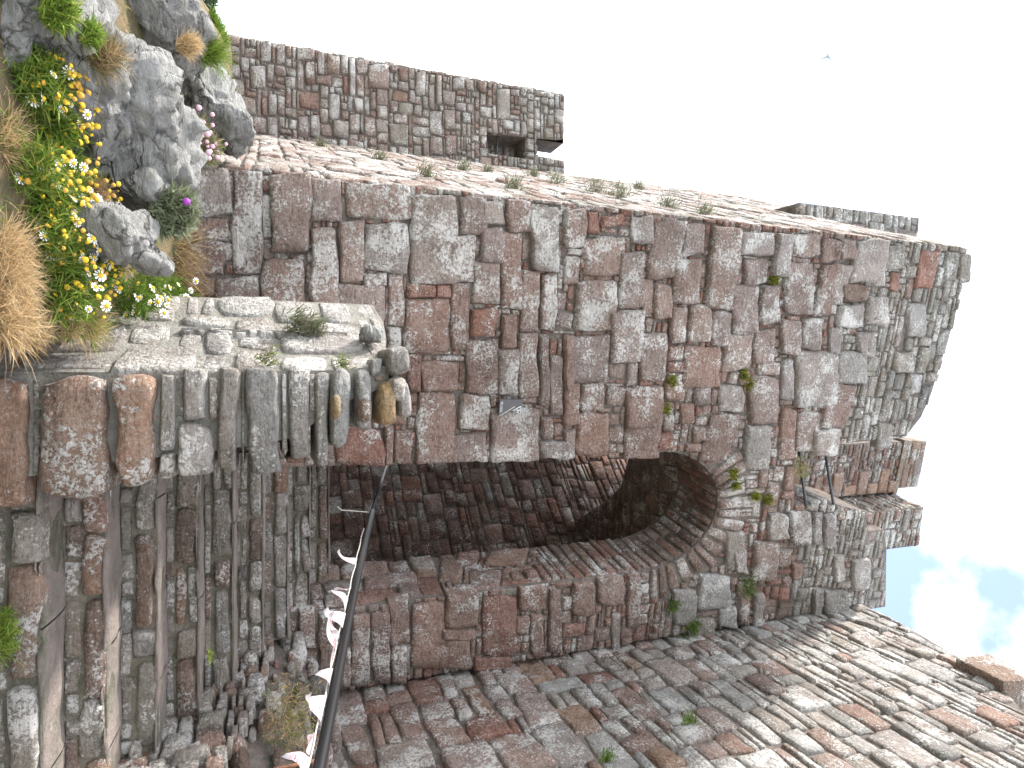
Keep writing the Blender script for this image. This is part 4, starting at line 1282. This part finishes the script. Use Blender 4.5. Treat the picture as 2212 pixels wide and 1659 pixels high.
# dry grass of the bank
ground_tuft('dry_grass_tuft', 'big mound of straw-coloured dry grass at the parapet foot', 20, 650, 78, 2800, (0.05, 0.15), (0.001, 0.0022), STRAW, 0.75)
rock_tuft('dry_grass_tuft', 'dry grass hanging over the sunlit flank of the parapet', 60, 712, 2.72, 32, 1500, (0.03, 0.09), (0.001, 0.002), STRAW, 0.7)
rock_tuft('dry_grass_tuft', 'short dry grass fringe where bank meets the parapet flank', 140, 698, 2.9, 28, 1200, (0.03, 0.08), (0.001, 0.002), STRAW + LIME[:1], 0.7)
ground_tuft('dry_grass_tuft', 'straw-coloured dry grass between two chamomile clumps', 15, 560, 60, 1500, (0.06, 0.14), (0.001, 0.002), STRAW, 0.5)
ground_tuft('dry_grass_tuft', 'thin dry grass below the upper chamomile clump', 20, 300, 45, 900, (0.05, 0.12), (0.001, 0.002), STRAW + GREEN[:1], 0.5)
ground_tuft('dry_grass_tuft', 'green and straw grass tuft by the white chamomile clump', 185, 690, 35, 900, (0.07, 0.17), (0.001, 0.002), STRAW + LIME, 0.4)
rock_tuft('dry_grass_tuft', 'brown heather and dry stalks beneath the biggest rock', 190, 430, 2.8, 36, 900, (0.04, 0.09), (0.001, 0.002), [(0.20, 0.12, 0.07), (0.28, 0.19, 0.10)], 0.6)
rock_tuft('dry_grass_tuft', 'orange dry grass wedged behind the biggest rock', 332, 228, 3.0, 22, 700, (0.05, 0.13), (0.001, 0.002), [(0.48, 0.32, 0.12), (0.40, 0.25, 0.10)], 0.4)
rock_tuft('dry_grass_tuft', 'pale brown grass spilling between the two skyline rocks', 400, 97, 3.5, 22, 1200, (0.03, 0.08), (0.001, 0.0022), STRAW, 0.35)
rock_tuft('green_grass_tuft', 'bright green grass tuft on top of the angular rock', 440, 112, 3.75, 20, 800, (0.08, 0.19), (0.001, 0.0022), GREEN + LIME, 0.35)
rock_tuft('dry_grass_tuft', 'dry grass and heather patch on the long rock ridge', 212, 122, 2.6, 34, 900, (0.05, 0.12), (0.001, 0.002), [(0.30, 0.2, 0.11), (0.38, 0.27, 0.15), (0.15, 0.15, 0.06)], 0.5)
ground_tuft('dry_grass_tuft', 'long dry grass stalks leaning over the tower foot', 385, 560, 52, 260, (0.16, 0.34), (0.0012, 0.0026), STRAW, 0.35, (0.05, -0.1, 1))
ground_tuft('dry_grass_tuft', 'dry grass stalks in front of the lowest tower stones', 395, 650, 36, 260, (0.12, 0.30), (0.0012, 0.0024), STRAW, 0.35)
ground_tuft('dry_grass_tuft', 'straw grass at the foot of the rear tower', 560, 255, 24, 900, (0.12, 0.34), (0.002, 0.004), STRAW + LIME[:1], 0.4)
rock_tuft('green_fern', 'bright green fern on the crest above the pale rock', 120, 22, 2.36, 38, 1700, (0.02, 0.055), (0.0015, 0.004), LIME + GREEN, 0.5, cat='fern')
rock_tuft('green_fern', 'small green fern between the rock ridge and the skyline rock', 188, 72, 2.5, 26, 1000, (0.015, 0.05), (0.0015, 0.004), LIME + GREEN, 0.5, cat='fern')
ground_tuft('green_bush', 'low green creeper over the rear tower foot at the skyline', 470, 62, 26, 900, (0.05, 0.16), (0.004, 0.010), GREEN, 0.7, cat='bush')
ground_tuft('green_weed', 'leafy green weed under the rounded boulder', 215, 585, 34, 700, (0.04, 0.10), (0.004, 0.009), GREEN, 0.6, cat='weed')
ground_tuft('green_weed', 'dark green weed at the base of the rear tower', 545, 215, 18, 500, (0.08, 0.22), (0.005, 0.012), [(0.05, 0.10, 0.03), (0.08, 0.13, 0.04)], 0.6, cat='weed')
ground_tuft('green_weed', 'soft green weed where rear tower meets sunlit side wall', 625, 275, 14, 400, (0.10, 0.25), (0.005, 0.012), GREYG + GREEN, 0.6, cat='weed')
# thistle
c = ground_px(372, 455)
th = rock_tuft('thistle', 'grey-green thistle with one purple flower head', 368, 458, 3.0, 50, 2200, (0.02, 0.075), (0.002, 0.006), GREYG, 0.55, cat='thistle')
pu = at_y(403, 436, 2.93)
bm = bmesh.new(); bmesh.ops.create_icosphere(bm, subdivisions=2, radius=0.016)
Vr = [v.co + pu + noise.noise_vector(v.co * 200) * 0.004 for v in bm.verts]; Fr = [[v.index for v in f.verts] for f in bm.faces]; bm.free()
centred('flower_head', Vr, Fr, M_PURPLE, th)
# pink thrift
FL_P = mesh('thrift_head', *(lambda b: ([v.co.copy() for v in b.verts], [[v.index for v in f.verts] for f in b.faces]))(
    (lambda b: (bmesh.ops.create_icosphere(b, subdivisions=1, radius=0.014), b)[1])(bmesh.new())), M_PINK)
for lab, X, U, cnt in (('pink thrift cushion on the low rock beside the tower corner', 415, 285, 26), ('faded pink thrift by the sunlit lower corner of the tower', 440, 322, 20)):
    c = ground_px(X, U)
    th = rock_tuft('thrift_cushion', lab, X, U, 3.75, 34, 900, (0.03, 0.07), (0.001, 0.0025), [(0.30, 0.25, 0.14), (0.14, 0.17, 0.06)], 0.5, cat='flower clump')
    for _ in range(cnt):
        q = at_y(X + 10 + random.gauss(0, 22), U + random.gauss(0, 20), 3.70 + random.uniform(-.05, .05))
        put_flower(FL_P, th, q, (0, 0, 1), random.uniform(0.7, 1.2))
# bank-wide short ground cover
V1, F1, C1 = blades(9000, lambda: (lambda x, y: (x, y, gz(x, y) - 0.01))(-0.15 - 3.2 * random.random() ** 1.2, random.uniform(1.9, 4.7)), cone_dir((0, 0, 1), 0.5), (0.02, 0.07), (0.0012, 0.003), STRAW + LIME + GREEN, 0.6)
plant('ground_cover', 'short dry and green turf covering the bank', 'turf', [('turf', (V1, F1, C1), M_LEAF)], kind='stuff')
# tufts growing from the walls
def wall_tuft(label, frame, X, U, size, cols, name='wall_plant', n=140, flowers=None, wd=(0.0015, 0.004)):
    s, z = frame.px(X, U)
    p = frame.pt(s, z, 0.03)
    return tuft_at(name, label, p, tuple(frame.N + np.array([0, 0, 0.6])), n, (size * 0.5, size), wd, cols, 0.55, 'wall plant', size * 0.45, 'plants rooted in the masonry', flowers)
for i, (X, U, sz) in enumerate([(690, 322, .07), (820, 350, .08), (920, 388, .08), (1000, 372, .09), (1052, 376, .07), (1150, 385, .10), (1200, 402, .11), (1105, 412, .09), (1285, 420, .13), (1335, 432, .13), (1375, 412, .12), (1440, 455, .10), (1520, 470, .09)]):
    wall_tuft(['lowest', 'second lowest', 'third lowest', 'fourth lowest', 'fifth lowest', 'sixth lowest', 'seventh lowest', 'greyish', 'large', 'larger', 'yellow-flowered', 'upper', 'topmost'][i]
              + ' thyme tuft rooted in the sunlit side wall', SF, X, U, sz, THYME + GREYG, 'thyme_tuft', 170, [(FL_Y, 7, 1.3)] if i == 10 else None, (0.002, 0.005))
moss = [(1665, 605, 'beside the pale stones high on the tower face'), (1600, 805, 'in a joint above the sign'), (1612, 826, 'just beneath another moss tuft above the sign'), (1445, 820, 'left of the arch'), (1430, 880, 'at the arch shoulder'),
        (1578, 1018, 'above the arch crown'), (1583, 1042, 'directly over the arch crown'), (1625, 1068, 'below the notch'), (1652, 1076, 'close under the notch')]
for X, U, w_ in moss:
    wall_tuft('yellow-green moss tuft ' + w_, FR, X, U, 0.055, MOSS + LIME[:1], 'moss_tuft', 150, None, (0.003, 0.007))
wall_tuft('grass tuft sprouting at the bottom of the notch', FR, 1718, 1008, 0.10, LIME + STRAW, 'grass_tuft')
for X, U, sz, w_ in [(1605, 1262, .10, 'round green cushion plant above the right doorway shoulder'), (1490, 1345, .09, 'round green cushion plant below the grey stones'), (1450, 1300, .06, 'yellowish cushion plant right of the arch'), (1466, 1385, .08, 'loose green plant in the corner by the flanking wall')]:
    wall_tuft(w_, FR, X, U, sz, GREEN + GREYG, 'cushion_plant', 300, None, (0.002, 0.005))
for X, U, sz, w_ in [(1490, 1575, .07, 'small weed in a joint of the flanking wall'), (1310, 1650, .06, 'green weed low on the flanking wall at its near end')]:
    wall_tuft(w_, RW, X, U, sz, GREEN, 'wall_weed')
for X, U, w_ in [(640, 700, 'grey thyme tuft on the parapet kerb'), (670, 715, 'flowering thyme tuft beside another on the parapet kerb')]:
    tuft_at('thyme_tuft', w_, at_y(X, U, 3.33), (-.4, -.3, 1), 260, (.04, .09), (.0015, .004), THYME + GREYG, 0.5, 'wall plant', .03)
for X, U, w_ in [(575, 775, 'small thyme tuft on the sunlit parapet flank'), (738, 788, 'small green tuft among the parapet cobbles')]:
    tuft_at('thyme_tuft', w_, at_y(X, U, 3.02), (-.4, -.4, 1), 160, (.02, .05), (.0012, .003), THYME + LIME, 0.5, 'wall plant', .02)
# weeds by the stairs
def patch(label, name, X0, X1, U0, U1, y, n, cols, L):
    V, Fc, C = blades(n, lambda: at_y(random.triangular(X0, X1), random.triangular(U0, U1), y + random.uniform(-.08, .1)), cone_dir((-.2, -.5, 1), 0.6), L, (0.001, 0.003), cols, 0.5)
    plant(name, label, 'weed', [('foliage', (V, Fc, C), M_LEAF)])
patch('green and straw weeds covering the rubble footing', 'weed_patch', 560, 690, 1450, 1665, 3.82, 1700, LIME[:1] + STRAW + GREEN[:1], (0.015, 0.045))
patch('fresh green weed sprouting from the lowest visible riser', 'weed_patch', -20, 32, 1310, 1430, 2.95, 700, LIME + GREEN, (0.03, 0.07))
patch('tiny green weed under the brown riser stone', 'weed_patch', 445, 460, 1395, 1440, 3.75, 120, LIME, (0.01, 0.03))

# ------------------------------------------------------------------ hand rail, bunting, sign
A = at_y(805, 1105, 4.42); B = at_y(690, 1659, 2.05)
ext = A + (B - A) * 1.55
rail = thing('hand_rail', (ext.x, ext.y, -1.6), 'black tubular hand rail rising to the doorway', 'rail')
V, Fc = tube([A, A.lerp(B, .5) + Vector((0, 0, -0.01)), B, ext], 0.020, 12)
centred('rail_tube', V, Fc, M_BLACK, rail)
V, Fc = tube([ext, Vector((ext.x, ext.y, -1.62))], 0.0175, 10)
centred('post', V, Fc, M_BLACK, rail)
capd = (A - B).normalized()
V, Fc = tube([A, A + capd * 0.004, A + capd * 0.010], [0.0185, 0.0185, 0.011], 12)
centred('end_cap', V, Fc, M_STRIPE, rail)
A2 = at_y(838, 1000, 5.35)
V, Fc = tube([A + Vector((0, 0.03, 0)), A2], 0.012, 8)
setp(centred('inner_rail', V, Fc, M_BLACK, None), 'thin black rail leading on into the dark passage', 'rail')
V, Fc = tube([at_y(804, 1107, 4.42), at_y(765, 1104, 4.42), at_y(738, 1102, 4.41), at_y(728, 1094, 4.40)], 0.0035, 6)
setp(centred('loose_wire', V, Fc, M_CORD, None), 'thin pale wire hanging from the end of the hand rail', 'wire')
bun = thing('bunting', (B.x, B.y, B.z - 0.2), 'string of white pennants with red print tied along the hand rail', 'bunting')
off = Vector((-0.02, -0.005, -0.028))
cpts = []
for i in range(40):
    t_ = i / 39
    q = A.lerp(ext, t_ * 0.85 + 0.1) + off + Vector((0, 0, -0.006 * abs(math.sin(i * 0.9))))
    cpts.append(q)
V, Fc = tube(cpts, 0.0028, 5)
centred('cord', V, Fc, M_CORD, bun)
# pennants: base point on the cord (photo U of base start, base end) and tip in photo pixels
def rail_u(U):
    best = min(range(400), key=lambda i: abs(project(A.lerp(ext, i / 399))[1] - U))
    return A.lerp(ext, best / 399) + off
pen = [(1212, 1226, 728, 1192), (1268, 1275, 725, 1285), (1300, 1332, 720, 1272), (1335, 1365, 712, 1310), (1372, 1410, 705, 1328), (1418, 1452, 712, 1362), (1455, 1505, 697, 1448), (1512, 1570, 670, 1498), (1590, 1640, 655, 1595), (1645, 1690, 612, 1632)]
for k_, (ua, ub, tx, tu) in enumerate(pen):
    a, b = rail_u(ua), rail_u(ub)
    tip = at_y(tx, tu, (a.y + b.y) / 2 - random.uniform(-0.03, 0.06))
    nrm = (b - a).cross(tip - a).normalized()
    V = []
    n_ = 9
    for i in range(n_):
        v = i / (n_ - 1)
        for j in range(6):
            u = j / 5
            p = a.lerp(b, u * (1 - v * 0.82) + v * 0.41) if v < 1 else (a + b) / 2
            base_m = a.lerp(b, 0.5)
            p = p.lerp(p + (tip - base_m), v)
            p = p + nrm * (0.020 * math.sin(v * 3.6 + k_ * 1.7) * (0.4 + v) + 0.012 * math.sin(u * 4 + k_) * v)
            V.append(p)
    centred('pennant', V, grid_faces(6, n_), M_FLAG, bun)
# rusty bar at the lower right
rod('rusty_bar', 'rusty brown iron bar rising beside the weeds on the footing', at_y(690, 1641, 3.2), at_y(520, 1680, 3.2), 0.010, M_RUST)

def sg(x, y): return FR.px((1850 + x / 7.373) / 1.80832, (1480 + y / 7.373) / 1.80832)
s_pts = [sg(650, 520), sg(610, 985), sg(930, 822), sg(1205, 942), sg(1235, 900), sg(1262, 690), sg(1295, 610), sg(1300, 520)]
sign = thing('site_sign', FR.pt(*sg(800, 900), 0.08), 'small dark grey slanted sign with white lettering and three-legged emblem', 'sign')
V, Fc = prism(s_pts, lambda s, z, d: FR.pt(s, z, d), 0.060, 0.088)
centred('panel', V, Fc, M_SIGN, sign, smooth=False)
def flat(name, pts, mat, d0=0.0885, d1=0.0915):
    V, Fc = prism(pts, lambda s, z, d: FR.pt(s, z, d), d0, d1)
    return centred(name, V, Fc, mat, sign, smooth=False)
flat('stripe', [sg(612, 978), sg(640, 985), sg(1080, 722), sg(1062, 700)], M_STRIPE)
flat('emblem_border', [sg(1008, 822), sg(1205, 930), sg(1225, 905), sg(1252, 715), sg(1235, 700)], M_WHITE, 0.0885, 0.0900)
flat('emblem_field', [sg(1030, 822), sg(1198, 916), sg(1213, 895), sg(1238, 726)], M_SIGN, 0.0902, 0.0915)
ec = np.array(sg(1160, 830)); es = abs(sg(1160, 930)[0] - ec[0]) * 0.78
VV, FF = [], []
for k_ in range(3):
    a0 = math.radians(100 + 120 * k_)
    path = [(0.0, 0.0), (0.55, 0.0), (0.62, 0.42), (0.95, 0.50)]   # thigh, shin, foot
    wd = [0.16, 0.13, 0.09, 0.05]
    for i in range(3):
        (x0, y0), (x1, y1) = path[i], path[i + 1]
        l = math.hypot(x1 - x0, y1 - y0); nx_, ny_ = -(y1 - y0) / l, (x1 - x0) / l
        quad = [(x0 + nx_ * wd[i], y0 + ny_ * wd[i]), (x0 - nx_ * wd[i], y0 - ny_ * wd[i]), (x1 - nx_ * wd[i + 1], y1 - ny_ * wd[i + 1]), (x1 + nx_ * wd[i + 1], y1 + ny_ * wd[i + 1])]
        b = len(VV)
        for (x, y) in quad:
            X_, Y_ = x * math.cos(a0) - y * math.sin(a0), x * math.sin(a0) + y * math.cos(a0)
            VV.append(FR.pt(ec[0] + X_ * es, ec[1] + Y_ * es, 0.0925 + 0.0003 * k_ + 0.0001 * i))
        FF.append((b, b + 1, b + 2, b + 3))
centred('emblem', VV, FF, M_WHITE, sign, smooth=False)
tc = bpy.data.curves.new('lettering', 'FONT')
tc.body = 'PEEL CASTLE'
p0, p1 = sg(668, 568), sg(640, 868)
tc.size = 1.0
to = bpy.data.objects.new('lettering_source', tc)
COL.objects.link(to)
bpy.context.view_layer.update()
me_t = bpy.data.meshes.new_from_object(to.evaluated_get(bpy.context.evaluated_depsgraph_get()))
bpy.data.objects.remove(to)
vs = np.array([tuple(v.co) for v in me_t.vertices])
wv = vs[:, 0].max()
L = math.hypot(p1[0] - p0[0], p1[1] - p0[1])
ux = np.array([(p1[0] - p0[0]) / L, (p1[1] - p0[1]) / L]); uy = np.array([-ux[1], ux[0]])
hgt = abs(sg(735, 568)[1] - p0[1]) / 0.72
out = []
for x, y, _z in vs:
    q = np.array(p0) + ux * (x / wv * L) + uy * (y * hgt)
    out.append(FR.pt(q[0], q[1], 0.0925))
fcs = [tuple(p.vertices) for p in me_t.polygons]
centred('lettering', out, fcs, M_WHITE, sign, smooth=False)

# ------------------------------------------------------------------ far things: gull, shrub, rendered post
gp = Vector(ray(1790, 122)).normalized() * 38
def wing(sgn):
    return [(0, -0.10, 0), (0, 0.10, 0), (sgn * 0.35, 0.12, 0.13), (sgn * 0.68, 0.03, 0.05), (sgn * 0.35, -0.02, 0.13)]
gull = thing('gull', gp, 'gull gliding against the white sky', 'bird')
Vg, Fg, Ng = [], [], 8
for i in range(7):
    t_ = i / 6; r = 0.075 * math.sin(math.pi * min(.97, max(0.05, t_))) ** 0.7
    for k_ in range(Ng):
        a = 2 * math.pi * k_ / Ng
        Vg.append((r * math.cos(a), -0.26 + 0.52 * t_, r * math.sin(a)))
for i in range(6):
    for k_ in range(Ng):
        Fg.append((i * Ng + k_, i * Ng + (k_ + 1) % Ng, (i + 1) * Ng + (k_ + 1) % Ng, (i + 1) * Ng + k_))
rotg = Matrix.Rotation(math.radians(60), 3, 'Z') @ Matrix.Rotation(math.radians(70), 3, 'Y')
centred('body', [gp + rotg @ Vector(v) for v in Vg], Fg, M_GULL, gull)
for sg_ in (-1, 1):
    w_ = wing(sg_)
    V = [gp + rotg @ Vector(v) for v in w_] + [gp + rotg @ (Vector(v) + Vector((0, 0, 0.015))) for v in w_]
    centred('wing', V, [(0, 1, 2, 4), (4, 2, 3), (5, 9, 7, 6), (9, 8, 7), (0, 5, 6, 1), (1, 6, 7, 2), (2, 7, 8, 3), (3, 8, 9, 4), (4, 9, 5, 0)], M_GULL, gull, smooth=False)
# rendered gate post and shrub at the skyline on the left
pp = at_y(365, 6, 7.2)
post = thing('gate_post', (pp.x, 7.4, pp.z - 1.0), 'pale rendered stone post behind the skyline rocks', 'post')
f_ = Frame(0, 7.2, 0, -1)
a0, a1 = f_.px(270, -60), f_.px(402, 26)
V, Fc = prism([(a0[0], a0[1] - .4), (a1[0], a0[1] - .4), (a1[0], a1[1]), (a0[0], a1[1])], lambda s, z, d: f_.pt(s, z, d), -0.4, 0.0)
centred('shaft', V, Fc, M_RENDER, post, smooth=False)
V, Fc = prism([(a0[0] - .03, a1[1] + .002), (a1[0] + .03, a1[1] + .002), (a1[0] + .03, a1[1] + .05), (a0[0] - .03, a1[1] + .05)], lambda s, z, d: f_.pt(s, z, d), -0.43, 0.03)
centred('cap', V, Fc, M_RENDER, post, smooth=False)
sp = at_y(415, -25, 8.2)
shr = thing('evergreen_shrub', (sp.x, sp.y, sp.z - 0.5), 'dark evergreen shrub behind the pale post', 'shrub')
def shp():
    d = Vector((random.gauss(0, 1), random.gauss(0, 1), random.gauss(0, 1))).normalized()
    return sp + Vector((d.x * .42, d.y * .4, d.z * .26)) * (random.random() ** 0.3) * (1 + .35 * noise.noise(d * 2.5))
V, Fc, C = blades(2600, shp, cone_dir((0, -.2, .6), 0.8), (0.04, 0.10), (0.008, 0.018), [(0.035, 0.07, 0.03), (0.05, 0.09, 0.04), (0.03, 0.05, 0.03)], 0.4)
centred('crown', V, Fc, M_LEAF, shr, C, smooth=False)
V, Fc = tube([sp + Vector((0, 0, -.55)), sp + Vector((0.03, 0, -.2)), sp + Vector((-.05, .05, .1))], [0.04, 0.03, 0.012], 7)
centred('trunk', V, Fc, M_BARK, shr)
